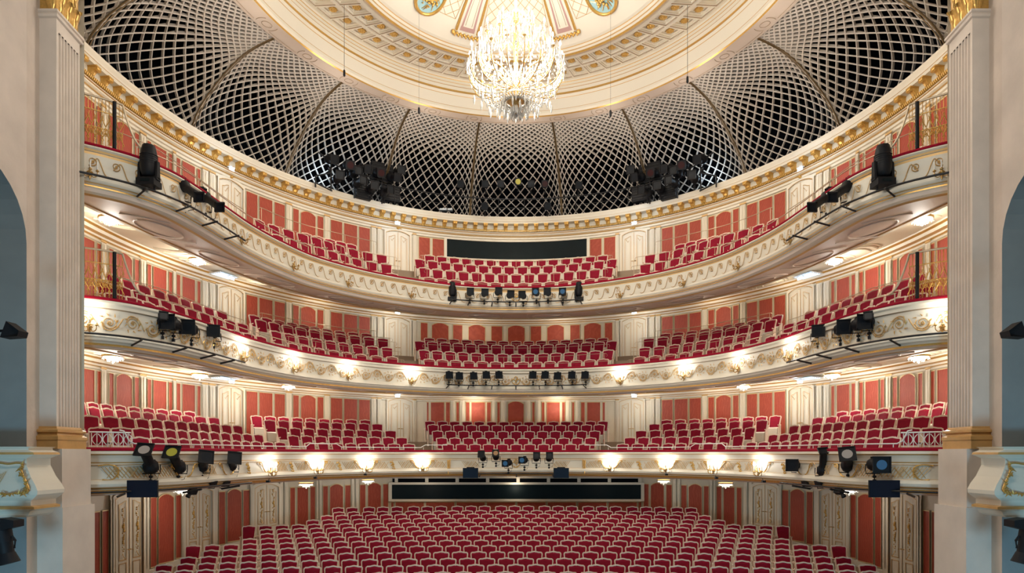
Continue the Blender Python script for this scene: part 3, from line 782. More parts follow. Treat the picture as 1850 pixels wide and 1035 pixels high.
# rocaille on the lowest balcony
def cscroll():
    mb = MB()
    for s in (-1, 1):
        mb.tube([(s*x, -.02, z) for x, z in catmull([(.10, -.16), (.22, -.12), (.30, -.02), (.33, .08), (.40, .15), (.48, .13), (.45, .07)], 4)], .016, M['gold'], 4)
        for k in range(6): x = .2+.05*k; mb.tube([(s*x, -.02, -.12+.05*k), (s*(x+.05), -.03, -.06+.05*k)], [.014, .004], M['gold'], 4)
        mb.tube([(s*x, -.02, z) for x, z in catmull([(.42, .15), (.55, .17), (.62, .12)], 3)], .009, M['goldline'], 4)
    return mb.mesh('rocaille_scroll')
def bouquet():
    mb = MB(); r9 = random.Random(4)
    for k in range(26): mb.ball((r9.gauss(0, .045), -.02-.02*r9.random(), r9.gauss(-.02, .085)), r9.uniform(.018, .034), M['gold'], 5, 3)
    mb.tube([(0, -.02, .17), (.03, -.02, .14), (0, -.02, .11), (-.03, -.02, .14)], .008, M['gold'], 4, closed=True); mb.tube([(0, -.02, .11), (0, -.02, .02)], .01, M['gold'], 4)
    return mb.mesh('flower_bouquet')
def trellis(sg):
    mb = MB()
    for i in range(8):
        x = -.28+.075*i; mb.tube([(sg*(x-.07), -.006, .12), (sg*(x+.12), -.006, -.13)], .0095, M['goldline'], 3)
        if i % 2: mb.tube([(sg*(x+.12), -.006, .10), (sg*(x-.04), -.006, -.12)], .0085, M['goldline'], 3)
    return mb.mesh('trellis_lines')
CS, BQ, TR = cscroll(), bouquet(), {1: trellis(1), -1: trellis(-1)}
SC1 = [484, 570, 660, 762]; SC1 = SC1+[1103, 1205, 1293, 1377]
hz1 = BT[1]-.47
for px in [410, 330]+SC1+[1454, 1534]:
    p, rz, _ = bal_frame(1, px, hz1, .03); link(CS, 'rocaille_scroll', BALC[1], loc=p, rz=rz)
for px in (445, 524, 611, 708, 1156, 1253, 1338, 1419):
    p, rz, _ = bal_frame(1, px, hz1, .03); link(BQ, 'flower_bouquet', BALC[1], loc=p, rz=rz)
for px in (215, 255, 300, 375, 505, 545, 592, 633, 685, 735, 790, 850, 1014, 1075, 1130, 1180, 1230, 1276, 1317, 1360, 1490, 1565, 1610, 1650):
    p, rz, _ = bal_frame(1, px, hz1, .02); link(TR[1 if px < 932 else -1], 'trellis_lines', BALC[1], loc=p, rz=rz)
mb = MB(); pa = BAL[1]
for hh in (BT[1]-.30, BT[1]-.62): sweep(mb, pa, [(.02, hh), (.035, hh-.007), (.02, hh-.014)], M['goldline'], 3, len(pa.p)-4)
mb.obj('gilt_frame_line', BALC[1])
for px, s in ((808, -1), (1058, 1)):
    mb = MB(); mb.tube([(0, -.02, .16), (0, -.05, -.20), (0, -.10, -.24), (0, -.12, -.4)], .014, M['gold'], 5)
    for k in range(9): z = .12-.045*k; mb.tube([(0, -.03, z), (-s*.08, -.04, z+.03), (-s*.14, -.02, z+.10*(1-k/14))], [.018, .016, .004], M['gold'], 4)
    o = mb.obj('gilt_palm_spray', BALC[1]); p, rz, _ = bal_frame(1, px, hz1, .02); o.location = p; o.rotation_euler = (0, 0, rz)
for px, s in ((205, 1), (1659, -1)):
    mb = MB(); mb.tube([(s*x, -.02, z) for x, z in catmull([(-.3, .15), (-.1, .17), (.05, .12), (.09, .0), (.02, -.12), (-.1, -.17), (-.22, -.15)], 4)], .014, M['gold'], 4)
    for k in range(7): z = .12-.035*k; mb.tube([(s*(.09), -.03, z-.02), (s*(-.01), -.04, z+.02)], [.012, .003], M['gold'], 4)
    o = mb.obj('gilt_shell_scroll', BALC[1]); p, rz, _ = bal_frame(1, px, hz1, .02); o.location = p; o.rotation_euler = (0, 0, rz)
# ================================================================== PROSCENIUM
def prosc(s, sx, xb, zb):
    nm = 'left' if s < 0 else 'right'
    e = sx   # shrink factor of the dx values on this side
    wl = struct('wall_%s' % nm, 'pinkish plaster proscenium wall with an arched niche on the %s' % nm, 'wall')
    X = lambda dx, z: s*dx*e/F0*z
    # pedestal
    pp = struct('proscenium_pilaster', 'fluted beige marble pilaster on a tall pedestal, %s of the stage opening' % nm, 'pilaster')
    zf, zk = 11.60, 12.5
    mb = MB()
    xi0, xi1 = X(820, zf), X(768, zk)
    def prism(pts, h0, h1, m, h1s=None):
        n = len(pts); lo = [(x, K*z, h0) for x, z in pts]; hi = [(x, K*z, h1) for x, z in pts]
        mb.poly(lo, m); mb.poly(hi, m)
        for i in range(n): j = (i+1) % n; mb.poly([lo[i], lo[j], hi[j], hi[i]], m)
    out = s*9.6
    prism([(xi0, zf), (xi1, zk), (out, zk), (out, zf)], -1.055, .09, M['marble'])
    prism([(xi0-s*.035, zf-.03), (xi1-s*.07, zk+.02), (out, zk+.02), (out, zf-.03)], -5.2, -1.055, M['marble'])
    mb.obj('pedestal', pp)
    # ochre base mouldings
    mb = MB(); sh0, sh1 = (X(830, 11.65), 11.65), (X(788, 12.4), 12.4)
    prv = [(.10, .09), (.10, .25), (.12, .27), (.12, .33), (.07, .36), (.05, .40), (.10, .42), (.10, .46), (.03, .49), (.02, .53)]
    for (o0, h0), (o1, h1) in zip(prv, prv[1:]):
        def loop(o, h): return [(s*9.6, K*(11.65-o), h), (sh0[0]-s*o, K*(11.65-o), h), (sh1[0]-s*o, K*(12.4+o*.5), h), (s*9.6, K*(12.4+o*.5), h)]
        a, b = loop(o0, h0), loop(o1, h1)
        for i in range(3): mb.poly([a[i], a[i+1], b[i+1], b[i]], M['ochre'])
    mb.obj('base_moulding', pp)
    # shaft with seven flutes on the inner face
    mb = MB(); h0, h1 = .52, 8.52
    pl = [(s*9.6, 11.65), (X(848, 11.65), 11.65), sh0]; L = 12.4-11.65; nf = 7
    for i in range(nf):
        a = 11.65+L*(.07+.89*i/nf); w = L*.89/nf
        for k in range(7):
            t = k/6; z = a+w*(.14+.72*t); x = sh0[0]+(sh1[0]-sh0[0])*((z-11.65)/L)
            pl.append((x+s*.10*sin(pi*t), z))
    pl += [sh1, (s*9.6, 12.4)]
    mb.grid([[(x, K*z, h0) for x, z in pl], [(x, K*z, h1-.25) for x, z in pl]], M['marble'], False)
    flat = [(s*9.6, K*11.65), (X(848, 11.65), K*11.65), (sh0[0], K*11.65), (sh1[0], K*12.4), (s*9.6, K*12.4)]
    mb.grid([[(x, y, h1-.25) for x, y in flat], [(x, y, h1) for x, y in flat]], M['marble'], False)
    mb.obj('fluted_shaft', pp)
    mb = MB()
    prv = [(.0, 8.50), (.04, 8.52), (.05, 8.56), (.03, 8.59), (.06, 8.61), (.06, 8.65), (0, 8.66)]
    for (o0, g0), (o1, g1) in zip(prv, prv[1:]):
        def loop(o, h): return [(s*9.6, K*(11.65-o), h), (sh0[0]-s*o, K*(11.65-o), h), (sh1[0]-s*o, K*(12.4+o), h), (s*9.6, K*(12.4+o), h)]
        a, b = loop(o0, g0), loop(o1, g1)
        for i in range(3): mb.poly([a[i], a[i+1], b[i+1], b[i]], M['marble'])
    mb.obj('necking', pp)
    # gilded capital with acanthus leaves
    mb = MB(); hexl = [(sh0[0]+s*.03, K*11.67, 0), (sh1[0]+s*.03, K*12.38, 0)]
    mb.hexa([(sh0[0]+s*.02, K*11.67, 8.65), (sh1[0]+s*.02, K*12.38, 8.65), (s*9.6, K*12.38, 8.65), (s*9.6, K*11.67, 8.65)], [(sh0[0]+s*.02, K*11.67, 10.2), (sh1[0]+s*.02, K*12.38, 10.2), (s*9.6, K*12.38, 10.2), (s*9.6, K*11.67, 10.2)], M['gold'])
    mb.obj('capital_core', pp)
    def leaf(base, dirx, diry, ht, wid):
        m2 = MB(); b = Vector(base); d = Vector((dirx, diry, 0)).normalized(); t = Vector((-d.y, d.x, 0))
        cs = [(0, 0, .55), (.03, .3, .8), (.05, .55, 1.0), (.11, .8, .95), (.20, .97, .7), (.25, .92, .4), (.24, .80, .12)]
        rows = [[b+d*o*ht*1.3+Vector((0, 0, z*ht))+t*(wid*w_*u)+d*(-.25*wid*u*u+(.06*wid if i % 2 else 0)) for u in (-1, -.5, 0, .5, 1)] for i, (o, z, w_) in enumerate(cs)]
        m2.grid(rows, M['gold'], False); m2.tube([b+d*(o*ht*1.3+.012)+Vector((0, 0, z*ht)) for o, z, w_ in cs], .014, M['gold'], 4); return m2
    for row, (zb_, n, ht) in enumerate(((8.66, 3, .42), (8.95, 2, .55), (9.4, 3, .5))):
        for i in range(n):
            f = (i+.5+(.0 if row != 1 else 0))/n; z = 11.7+.66*f; x = sh0[0]+(sh1[0]-sh0[0])*f
            leaf((x+s*.01, K*z, zb_), -s, 0, ht, .115).obj('acanthus_leaf', pp)
        leaf((X(842, 11.62), K*11.66, zb_), -s*.3, -1, ht, .10).obj('acanthus_leaf', pp)
    mb = MB()
    for f in (.1, .5, .92):
        z = 11.7+.66*f; x = sh0[0]-s*.14
        mb.tube([(x-s*.08*cos(a)*(1-a/9), K*z, 9.55+.10*sin(a)*(1-a/9)) for a in [i*.7 for i in range(10)]], .028, M['gold'], 5)
    mb.obj('capital_volutes', pp)
    # plaster wall beside the pilaster with an arched opening
    mb = MB(); xw = X(862, 11.7); xn = s*abs(X(884, 11.2))
    ya, yb = K*11.2, K*11.85
    R_ = 1.34; yc = ya-R_; hc = 3.94
    arc = [(yc+R_*cos(pi*i/16), hc+R_*sin(pi*i/16)) for i in range(17)]   # from far jamb over to the near jamb
    y0 = yc-R_
    xf = lambda y: xn+(xw-xn)*max(0, min(1, (y-ya)/(yb-ya)))
    pts = [(yb, -5.2), (ya, -5.2)]+arc+[(y0, -5.2), (2.0, -5.2), (2.0, 14.5), (yb, 14.5)]
    # build as strips: far pier, band over the arch, near pier
    def q(y0_, y1_, g0, g1): mb.poly([(xf(y0_), y0_, g0), (xf(y1_), y1_, g0), (xf(y1_), y1_, g1), (xf(y0_), y0_, g1)], M['plaster'])
    q(ya, yb, -5.2, 14.5); q(2.0, y0, -5.2, 14.5)
    for (a, ha), (b, hb) in zip(arc, arc[1:]): mb.poly([(xn, a, ha), (xn, b, hb), (xn, b, 14.5), (xn, a, 14.5)], M['plaster'])
    mb.obj('plaster_face', wl)
    mb = MB(); dpt = s*1.5
    jam = [(ya, -5.2)]+arc+[(y0, -5.2)]
    for (a, ha), (b, hb) in zip(jam, jam[1:]): mb.poly([(xn, a, ha), (xn, b, hb), (xn+dpt, b, hb), (xn+dpt, a, ha)], M['niche'])
    mb.poly([(xn+dpt, y0, -5.2), (xn+dpt, ya, -5.2), (xn+dpt, ya, 6), (xn+dpt, y0, 6)], M['niche'])
    mb.obj('niche_reveal', wl)
    mb = MB()   # return wall behind the pilaster, closing the hall
    mb.poly([(s*9.05, K*12.5, -5), (s*13, K*12.5, -5), (s*13, K*12.5, 16), (s*9.05, K*12.5, 16)], M['cream'])
    mb.poly([(s*9.05, K*11.9, -5), (s*13, K*11.9, -5), (s*13, K*11.9, 16), (s*9.05, K*11.9, 16)], M['plaster'])
    mb.obj('proscenium_return', wl)
    return wl
WL_ = prosc(-1, 1.0, 0, 0); WR_ = prosc(1, .9935, 0, 0)
ll = struct('wall_proscenium', 'proscenium lintel over the stage opening', 'wall')
mb = MB(); mb.box((0, K*12.2, 13.4), (26, .7, 6.0), M['cream2']); mb.obj('lintel', ll)

# stage boxes at the picture edges
for s, nm in ((-1, 'left'), (1, 'right')):
    b = struct('stage_box_balcony', 'white and gilt box balcony beside the stage on the %s edge' % nm, 'balcony')
    zc = 10.6; y = K*zc
    prf = [(8.60, .12), (8.66, .10), (8.66, .06), (8.54, .02), (8.52, -.02), (8.60, -.05), (8.70, -.09), (8.70, -.22), (8.66, -.30), (8.60, -.42), (8.50, -.55), (8.44, -.66), (8.45, -.73), (8.52, -.79), (8.60, -.84), (8.60, -.93), (8.52, -.95), (8.52, -.99), (8.62, -1.03), (8.66, -1.10), (8.74, -1.14)]
    mm_ = ['cream2', 'cream2', 'cream2', 'ochre']+['cream2']*11+['ochre', 'ochre']+['cream2']*3
    mb = MB(); off = .0
    for i in range(len(prf)-1):
        (xa, ha), (xb_, hb) = prf[i], prf[i+1]; m_ = M[mm_[i]]
        ya_, yb_ = y-(8.7-xa)*.35, y-(8.7-xb_)*.35
        # frontal face bulges the same way as the inner side
        mb.poly([(s*9.9, ya_, ha), (s*xa, ya_, ha), (s*xb_, yb_, hb), (s*9.9, yb_, hb)], m_, True)
        mb.poly([(s*xa, ya_, ha), (s*xa, y+.6, ha), (s*xb_, y+.6, hb), (s*xb_, yb_, hb)], m_, True)
    mb.obj('box_parapet', b)
    mb = MB(); fy = y-.13
    fr = [(8.73, -.18), (8.74, -.30), (8.68, -.42), (8.60, -.55), (8.56, -.66), (8.66, -.71), (8.8, -.70), (8.95, -.72), (9.3, -.72)]
    def yy(x, h):
        return y-(8.7-(8.70+( -.26)*max(0, min(1, (-.22-h)/.44))))*.35-.045
    mb.tube([(s*x, yy(x, h), h) for x, h in catmull(fr, 3)], .015, M['gold'], 5)
    mb.tube([(s*x, yy(x, h), h) for x, h in catmull([(8.73, -.18), (8.85, -.17), (9.0, -.19), (9.15, -.17), (9.4, -.18)], 3)], .015, M['gold'], 5)
    r9 = random.Random(8)
    for k in range(60):
        x, h = catmull(fr, 4)[r9.randrange(30)]; mb.tube([(s*x, yy(x, h)-.03, h), (s*(x+r9.uniform(-.07, .08)), yy(x, h)-.045, h+r9.uniform(-.06, .07))], [.020, .005], M['gold'], 4)
    for k in range(5): mb.tube([(s*(9.0+.04*k), yy(9, -.4), -.32-.02*k), (s*(9.12+.04*k), yy(9, -.5), -.55)], .006, M['goldline'], 3)
    mb.obj('gilt_rocaille_frame', b)

# ================================================================== SEATS
def seat_parts():
    out = {}
    mb = MB()   # back frame: outline tube with a raised crest
    oc = [(-.190, .38), (-.200, .60), (-.212, .75), (-.226, .86), (-.222, .895), (-.195, .915), (-.12, .918), (-.05, .935), (.0, .942), (.05, .935), (.12, .918), (.195, .915), (.222, .895), (.226, .86), (.212, .75), (.200, .60), (.190, .38)]
    rows = []
    for i, (x, z) in enumerate(oc):
        a = oc[max(0, i-1)]; b = oc[min(len(oc)-1, i+1)]; tx, tz = b[0]-a[0], b[1]-a[1]; l = math.hypot(tx, tz); nx, nz = -tz/l, tx/l
        y = .14+(z-.44)*.22; w = .017
        rows.append([(x+nx*w, y-.02, z+nz*w), (x+nx*w, y+.02, z+nz*w), (x-nx*w, y+.02, z-nz*w), (x-nx*w, y-.02, z-nz*w)])
    mb.grid(rows, M['seatframe'], False, closed=True)
    mb.poly([(-.20, .17, .44), (.20, .17, .44), (.22, .26, .90), (-.22, .26, .90)], M['seatwood'])
    out['back_frame'] = mb
    mb = MB()
    q0 = [(-.180, .40), (.180, .40), (.206, .76), (.214, .872), (.19, .90), (.05, .912), (-.05, .912), (-.19, .90), (-.214, .872), (-.206, .76)]
    def lvl(f, dy): return [(x*f, .14+(z-.44)*.22-dy, .68+(z-.68)*f) for x, z in q0]
    a, b, c = lvl(1, .0), lvl(.97, .025), lvl(.86, .042)
    for p, q in ((a, b), (b, c)):
        for i in range(len(p)): j = (i+1) % len(p); mb.poly([p[i], p[j], q[j], q[i]], M['velvet'], True)
    mb.poly(c, M['velvet'], True); out['back_cushion'] = mb
    mb = MB()   # tipped-up seat, pale shell to the front
    mb.hexa([(-.19, .0, .14), (.19, .0, .14), (.19, .09, .12), (-.19, .09, .12)], [(-.195, .02, .45), (.195, .02, .45), (.195, .11, .50), (-.195, .11, .50)], M['seatwood'])
    out['tipped_seat'] = mb
    for s, n in ((-1, 'side_support'), (1, 'side_support.r')):
        mb = MB(); x = s*.245
        mb.hexa([(x-.018, -.02, 0), (x+.018, -.02, 0), (x+.018, .16, 0), (x-.018, .16, 0)], [(x-.015, .02, .50), (x+.015, .02, .50), (x+.015, .18, .60), (x-.015, .18, .60)], M['seatframe'])
        mb.box((x, .07, .56), (.035, .16, .028), M['seatframe']); mb.ball((x, -.01, .57), .024, M['seatframe'], 6, 3)
        out[n] = mb
    return out
SP_ = seat_parts()
SMESH = {k: v.mesh('seat_'+k.split('.')[0]) for k, v in SP_.items()}
ALL = MB()
for k in SP_: ALL.add(SP_[k], Matrix.Identity(4))
seats = []     # (z0, loc, rz, label, group)
ORD = 'first second third fourth fifth sixth seventh eighth ninth tenth eleventh twelfth thirteenth fourteenth fifteenth sixteenth seventeenth eighteenth nineteenth twentieth'.split()
# stalls rows: (centre depth, left-most picture column, stagger)
ROWS = [(15.55, 262), (16.2, 275), (16.82, 285), (17.5, 330), (18.2, 376.5), (18.85, 340), (19.5, 448), (20.15, 480), (20.8, 480), (21.4, 448), (22.1, 567), (22.85, 588), (23.45, 612), (24.05, 612)]
for ri, (zc, xl) in enumerate(ROWS):
    n = 30; row = []
    for j in range(-n, n+1):
        u = (j+(0 if ri % 2 else .5))*.552
        if ri == 13: u += .11*math.floor((j+31)/3)-.11*math.floor(31/3)-.05
        R_ = 62.0; z = zc-R_*K*(1-cos(u/(R_*K)))/K*1.0-(u*u/(2*R_*K*K))*0
        px = CX+F0*u/z
        if px < xl-6 or px > 2*CX-xl+6: continue
        row.append((u, z, px))
    for k, (u, z, px) in enumerate(row):
        nl, nr = k, len(row)-1-k
        side, idx = ('left', nl) if nl <= nr else ('right', nr)
        fh = floor_h(z)-.0+(.06 if ri == 13 else 0)
        lab = 'red stalls seat, %s from the %s end of the %s row from the front' % (ORD[idx] if idx < 20 else 'middle', side, ORD[ri])
        seats.append((z, (u, K*z, fh), -u/(R_*K)*.6, lab, 'stalls seats'))
# balcony rows as plan curves (X, Z0) for the right half
T1R = [([(0, 24.1), (4.5, 23.15), (6.1, 21.95), (7.0, 20.9), (7.85, 19.2), (8.1, 18), (8.22, 16.6), (8.28, 15.2), (8.36, 14.3), (8.6, 13.65), (9.0, 13.3)], .38, [(265, 516), (568, 741), (811, 1054)]),
       ([(0, 24.7), (4.4, 23.4), (6.3, 22.4), (7.75, 21.1), (8.4, 19.6), (8.8, 18), (8.95, 16.5), (9.1, 15.3), (9.55, 14.6), (10.2, 14.3)], .64, [(176, 477), (537, 728), (801, 1064)]),
       ([(0, 25.3), (5.1, 24.3), (6.8, 23.3), (8.4, 21.7), (9.3, 19.5), (9.6, 18), (9.85, 16.6), (10.1, 15.5), (10.5, 14.7)], .95, [(171, 439), (516, 707), (792, 1073)]),
       ([(0, 26.0), (5.7, 24.7), (9.0, 22.0), (10.4, 19.8), (10.95, 17.5), (11.1, 15.6)], 1.245, [(184, 395), (493, 684), (784, 1081)]),
       ([(0, 26.8), (6.4, 25.3), (9.7, 22.6), (10.9, 20.4), (11.6, 18), (11.7, 15.9)], 1.44, [(158, 352), (469, 662), (778, 1088)])]
T2R = [([(0, 24.5), (4.8, 23.15), (6.5, 21.8), (7.43, 20.5), (8.1, 19), (8.5, 18), (8.75, 16.7), (8.9, 15.3), (9.1, 14.3), (9.7, 13.6)], 3.79, [(215, 482), (538, 711), (778, 1087)]),
       ([(0, 25.2), (5.07, 23.6), (6.9, 22.2), (8.1, 20.6), (8.7, 19.3), (9.1, 18.2), (9.45, 16.7), (9.65, 15.4), (10.0, 14.4)], 4.24, [(200, 448), (507, 702), (769, 1096)]),
       ([(0, 26.0), (5.44, 24.4), (7.6, 22.8), (8.9, 21.1), (9.67, 19.7), (10.05, 17.9), (10.3, 16.8), (10.5, 15.8)], 4.76, [(170, 410), (479, 694), (761, 1103)]),
       ([(0, 26.8), (6.3, 25.05), (8.4, 23.2), (9.45, 21.8), (10.4, 20.2)], 5.09, [(467, 664), (778, 1087)])]
T3R = [([(0, 24.5), (4.8, 23.2), (5.9, 22.2), (7.2, 20.8), (7.9, 19.3), (8.2, 18), (8.4, 16.7), (8.55, 15.3), (8.75, 14.4), (9.1, 13.7)], 7.07, [(155, 455), (541, 711), (778, 1087)]),
       ([(0, 25.2), (5.2, 23.8), (6.7, 22.5), (8.2, 20.7), (8.8, 19.5), (9.4, 17)], 7.66, [(484, 700), (769, 1096)]),
       ([(0, 26.0), (5.5, 24.4), (7.4, 22.6), (8.8, 20.95), (9.5, 19)], 8.23, [(477, 692), (761, 1103)]),
       ([(0, 26.8), (5.2, 25.6), (7.26, 24.3), (8.6, 23), (9.6, 21)], 8.75, [(560, 640), (778, 1087)])]
TN = {1: 'lowest', 2: 'middle', 3: 'top'}
ROWP = {}
for t, rows_ in ((1, T1R), (2, T2R), (3, T3R)):
    for ri, (half, ht, blocks) in enumerate(rows_):
        pth = mirror_path(half, .08); ROWP[t, ri] = (pth, ht)
        bl = []
        for (a, b) in blocks:
            bl.append((a, b, 'middle block' if a > 700 else ('left side block' if a > 400 else 'left front block')))
            if a < 700: bl.append((2*CX-b, 2*CX-a, 'right side block' if a > 400 else 'right front block'))
        for (a, b, bn) in bl:
            d0, d1 = pth.d_px(a), pth.d_px(b); n = max(1, round((d1-d0)/.553)); 
            for k in range(n+1):
                p, nn = pth.at(d0+(d1-d0)*k/n)
                idx, fr = (k, 'left') if k <= n-k else (n-k, 'right')
                lab = 'red seat in %s balcony %s, %s row from rail, %s from %s end' % (TN[t], bn, ORD[ri], ORD[min(idx, 19)], fr)
                seats.append((p.y/K, (p.x, p.y, ht-.942), math.atan2(nn.y, nn.x)+pi/2, lab, '%s balcony seats' % TN[t]))
seats.sort(key=lambda q: q[0])
NIND = 300
used = set()
vis = []
rest = []
for q in seats:
    px = CX+F0*q[1][0]/(q[1][1]/K); py = HY-(q[1][2]+.9)*F0/(q[1][1]/K)
    behind = abs(q[1][0])/(q[1][1]/K)*F0 > (786 if q[1][2] > -1 else 830) or py > 1033
    (rest if behind or len(vis) >= NIND else vis).append(q)
for z, loc, rz, lab, grp in vis:
    r = root('theatre_seat', lab, 'seat', loc, rz, grp)
    for k, me in SMESH.items(): link(me, k.split('.')[0], r)
mb = MB()
for z, loc, rz, lab, grp in rest:
    mb.add(ALL, Matrix.Translation(loc) @ Matrix.Rotation(rz, 4, 'Z'))
o = mb.obj('distant_seats'); o['kind'] = 'stuff'; o['label'] = 'distant rows of red upholstered seats in the back stalls and balconies'; o['category'] = 'seats'
print('SEATS', len(seats), len(vis), len(rest))

# stepped balcony floors
for t, nr in ((1, 5), (2, 4), (3, 4)):
    mb = MB(); NN = 90; prev = None
    def samp(pth, off): return [(lambda pn: (pn[0].x+pn[1].x*off, pn[0].y+pn[1].y*off))(pth.at(pth.len*i/NN)) for i in range(NN+1)]
    base = [(BAL[t].at(BAL[t].len*i/NN)) for i in range(NN+1)]; base = [(p.x-n.x*.18, p.y-n.y*.18) for p, n in base]
    curves = [base]+[samp(ROWP[t, i][0], .32) for i in range(1, nr)]
    hs_ = [ROWP[t, i][1]-.942 for i in range(nr)]
    # outermost: the wall
    wall_ = []
    for (x, y) in curves[-1]:
        th = math.atan2(x, y/K-RC); q = P(th, 12.26); wall_.append((q[0], q[1]))
    curves.append(wall_)
    for i in range(nr):
        mb.grid([[(x, y, hs_[i]) for x, y in curves[i]], [(x, y, hs_[i]) for x, y in curves[i+1]]], M['carpet'], False)
        if i: mb.grid([[(x, y, hs_[i-1]) for x, y in curves[i]], [(x, y, hs_[i]) for x, y in curves[i]]], M['carpet'], False)
    mb.obj('stepped_floor', BALC[t])

# ================================================================== RAILINGS
def pipe_along(mb, pth, d0, d1, hf, r, m, off=0, n=None, nn=5):
    n = n or max(3, int(abs(d1-d0)/.35))
    pts = []
    for i in range(n+1):
        d = d0+(d1-d0)*i/n; p, q = pth.at(d); p = p+q*off; pts.append((p.x, p.y, hf(i/n) if callable(hf) else hf))
    mb.tube(pts, r, m, nn); return pts
def rail_thing(name, label, pth, a, b, h, posth, off, r=.010, curl=True, spacing=1.05, m='rail'):
    o = root(name, label, 'railing', kind=None)
    d0, d1 = pth.d_px(a), pth.d_px(b)
    mb = MB(); pts = pipe_along(mb, pth, d0, d1, h, r, M[m], off)
    if curl:
        for e, (q, q2) in enumerate(((pts[0], pts[1]), (pts[-1], pts[-2]))):
            q = Vector(q); dr = (q-Vector(q2)).normalized(); mb.tube([q, q+dr*.08+Vector((0, 0, -.01)), q+dr*.12+Vector((0, 0, -.08)), q+dr*.08+Vector((0, 0, -.14))], r*.8, M[m], 5)
    mb.obj('handrail', o)
    n = max(1, int((d1-d0)/spacing)); me = MB(); me.tube([(0, 0, 0), (0, 0, h-posth)], .008, M[m], 4); pm = me.mesh('post')
    for i in range(n+1):
        d = d0+(d1-d0)*(i+.0)/n; p, q = pth.at(d); p = p+q*off; link(pm, 'post', o, loc=(p.x, p.y, posth))
    return o
for t in (3, 2):
    H = BT[t]+.085
    for ri in range(len({3: T3R, 2: T2R}[t])):
        pth, ht = ROWP[t, ri]
        for (a, b, bn) in ((760+4*(3-ri) if ri else 757, 1105-4*(3-ri) if ri else 1107, 'middle'), (520-12*ri if ri else 565, 722-7*ri, 'left side'), (1342 - 0 if 0 else 2*CX-(722-7*ri), 2*CX-(520-12*ri if ri else 565), 'right side')):
            if t == 3 and ri == 3 and bn != 'middle': continue
            rail_thing('row_rail', 'thin metal row rail, %s balcony %s block, %s rail from the front' % (TN[t], bn, ORD[ri]), pth, a, b, ht-.23 if ri else H+.20, (H if ri == 0 else ht-.60), .36 if ri else .30)
# long rails behind the last row and along the side fronts
for t in (3, 2):
    H = BT[t]+.085; pth, ht = ROWP[t, 2]
    for s, nm in ((-1, 'left'), (1, 'right')):
        a, b = (480, 678) if s < 0 else (2*CX-678, 2*CX-480)
        pth4, ht4 = ROWP[t, 3]
        if t == 2: rail_thing('back_rail', 'thin metal rail above the last row, %s side of the %s balcony' % (nm, TN[t]), pth4, a, b, ht4+.13, ht4-.9, -.2, .014)
        else: rail_thing('back_rail', 'thin metal rail above the last row, %s side of the %s balcony' % (nm, TN[t]), pth4, a, b, 9.05, 8.2, -.2, .014)
        # side front: two parallel pipes running from the gate to the side block
        pb = BAL[t]
        o = root('side_handrail', 'double champagne handrail along the %s side front of the %s balcony' % (nm, TN[t]), 'railing')
        mb = MB(); a1, b1 = (246, 556) if s < 0 else (2*CX-556, 2*CX-246)
        pipe_along(mb, pb, pb.d_px(a1), pb.d_px(b1), H+.20, .014, M['rail'], -.02); mb.obj('lower_handrail', o)
        mb = MB(); a2, b2 = (215, 470) if s < 0 else (2*CX-470, 2*CX-215)
        pipe_along(mb, pb, pb.d_px(a2), pb.d_px(b2), H+.62, .011, M['rail'], -.55); mb.obj('upper_handrail', o)
        mb = MB(); mb.tube([(0, 0, 0), (0, 0, .20)], .013, M['rail'], 4); pm = mb.mesh('post')
        da, db = pb.d_px(a1), pb.d_px(b1)
        for i in range(9): p, n_ = pb.at(da+(db-da)*i/8); link(pm, 'post', o, loc=(p.x-n_.x*.02*-1, p.y, H))
        # wrought grille by the stage pillar
        g = root('gilt_grille', 'gilded wrought iron grille with black posts, %s end of the %s balcony' % (nm, TN[t]), 'grille')
        gt = 1.02; e0, e1 = (146, 222) if s < 0 else (2*CX-222, 2*CX-146)
        da, db = pb.d_px(e0), pb.d_px(e1); n = 12
        mb = MB(); pts = pipe_along(mb, pb, da, db, H+gt, .024, M['rail'], -.02, 10)
        end = pb.d_px(222 if s < 0 else 2*CX-222); e2 = pb.d_px(262 if s < 0 else 2*CX-262)
        pipe_along(mb, pb, end, e2, lambda f: H+gt-(gt-.20)*(1-(1-f)**2.2), .024, M['rail'], -.02, 8); mb.obj('top_rail', g)
        mb = MB(); pipe_along(mb, pb, da, db, H+gt*.72, .012, M['gold'], -.02, 10); mb.obj('middle_rail', g); mb = MB(); pipe_along(mb, pb, da, db, H+gt*.36, .012, M['gold'], -.02, 10); mb.obj('middle_rail', g)
        mbp = MB(); mbp.tube([(0, 0, 0), (0, 0, gt)], .042, M['black'], 6); pmm = mbp.mesh('post')
        for px in ((149, 207) if s < 0 else (2*CX-149, 2*CX-207)):
            p, n_ = pb.at(pb.d_px(px)); link(pmm, 'post', g, loc=(p.x, p.y, H))
        mbb = MB(); mbb.tube([(0, 0, 0), (0, 0, gt*.4), (.03, 0, gt*.55), (0, 0, gt*.7), (0, 0, gt)], .007, M['gold'], 4); bm = mbb.mesh('baluster')
        mbc = MB()
        for q in (1, -1):
            mbc.tube([(q*.06*cos(a)*(1-a/8), -.01, .30+q*.1*sin(a)*(1-a/9)) for a in [i*.6 for i in range(11)]], .009, M['gold'], 4)
            mbc.tube([(0, -.01, .3), (q*.09, -.02, .12), (q*.03, -.01, .02)], [.011, .009, .004], M['gold'], 4)
            mbc.tube([(0, -.01, .42), (q*.07, -.02, .58), (q*.02, -.01, .72)], [.010, .010, .004], M['gold'], 4)
        bc = mbc.mesh('scrollwork')
        for i in range(n+1):
            dd = da+(db-da)*i/n; p, rz = bal_at(t, dd, H, -.02)
            link(bm, 'baluster', g, loc=p, rz=rz)
            if i % 2: link(bc, 'scrollwork', g, loc=p, rz=rz)
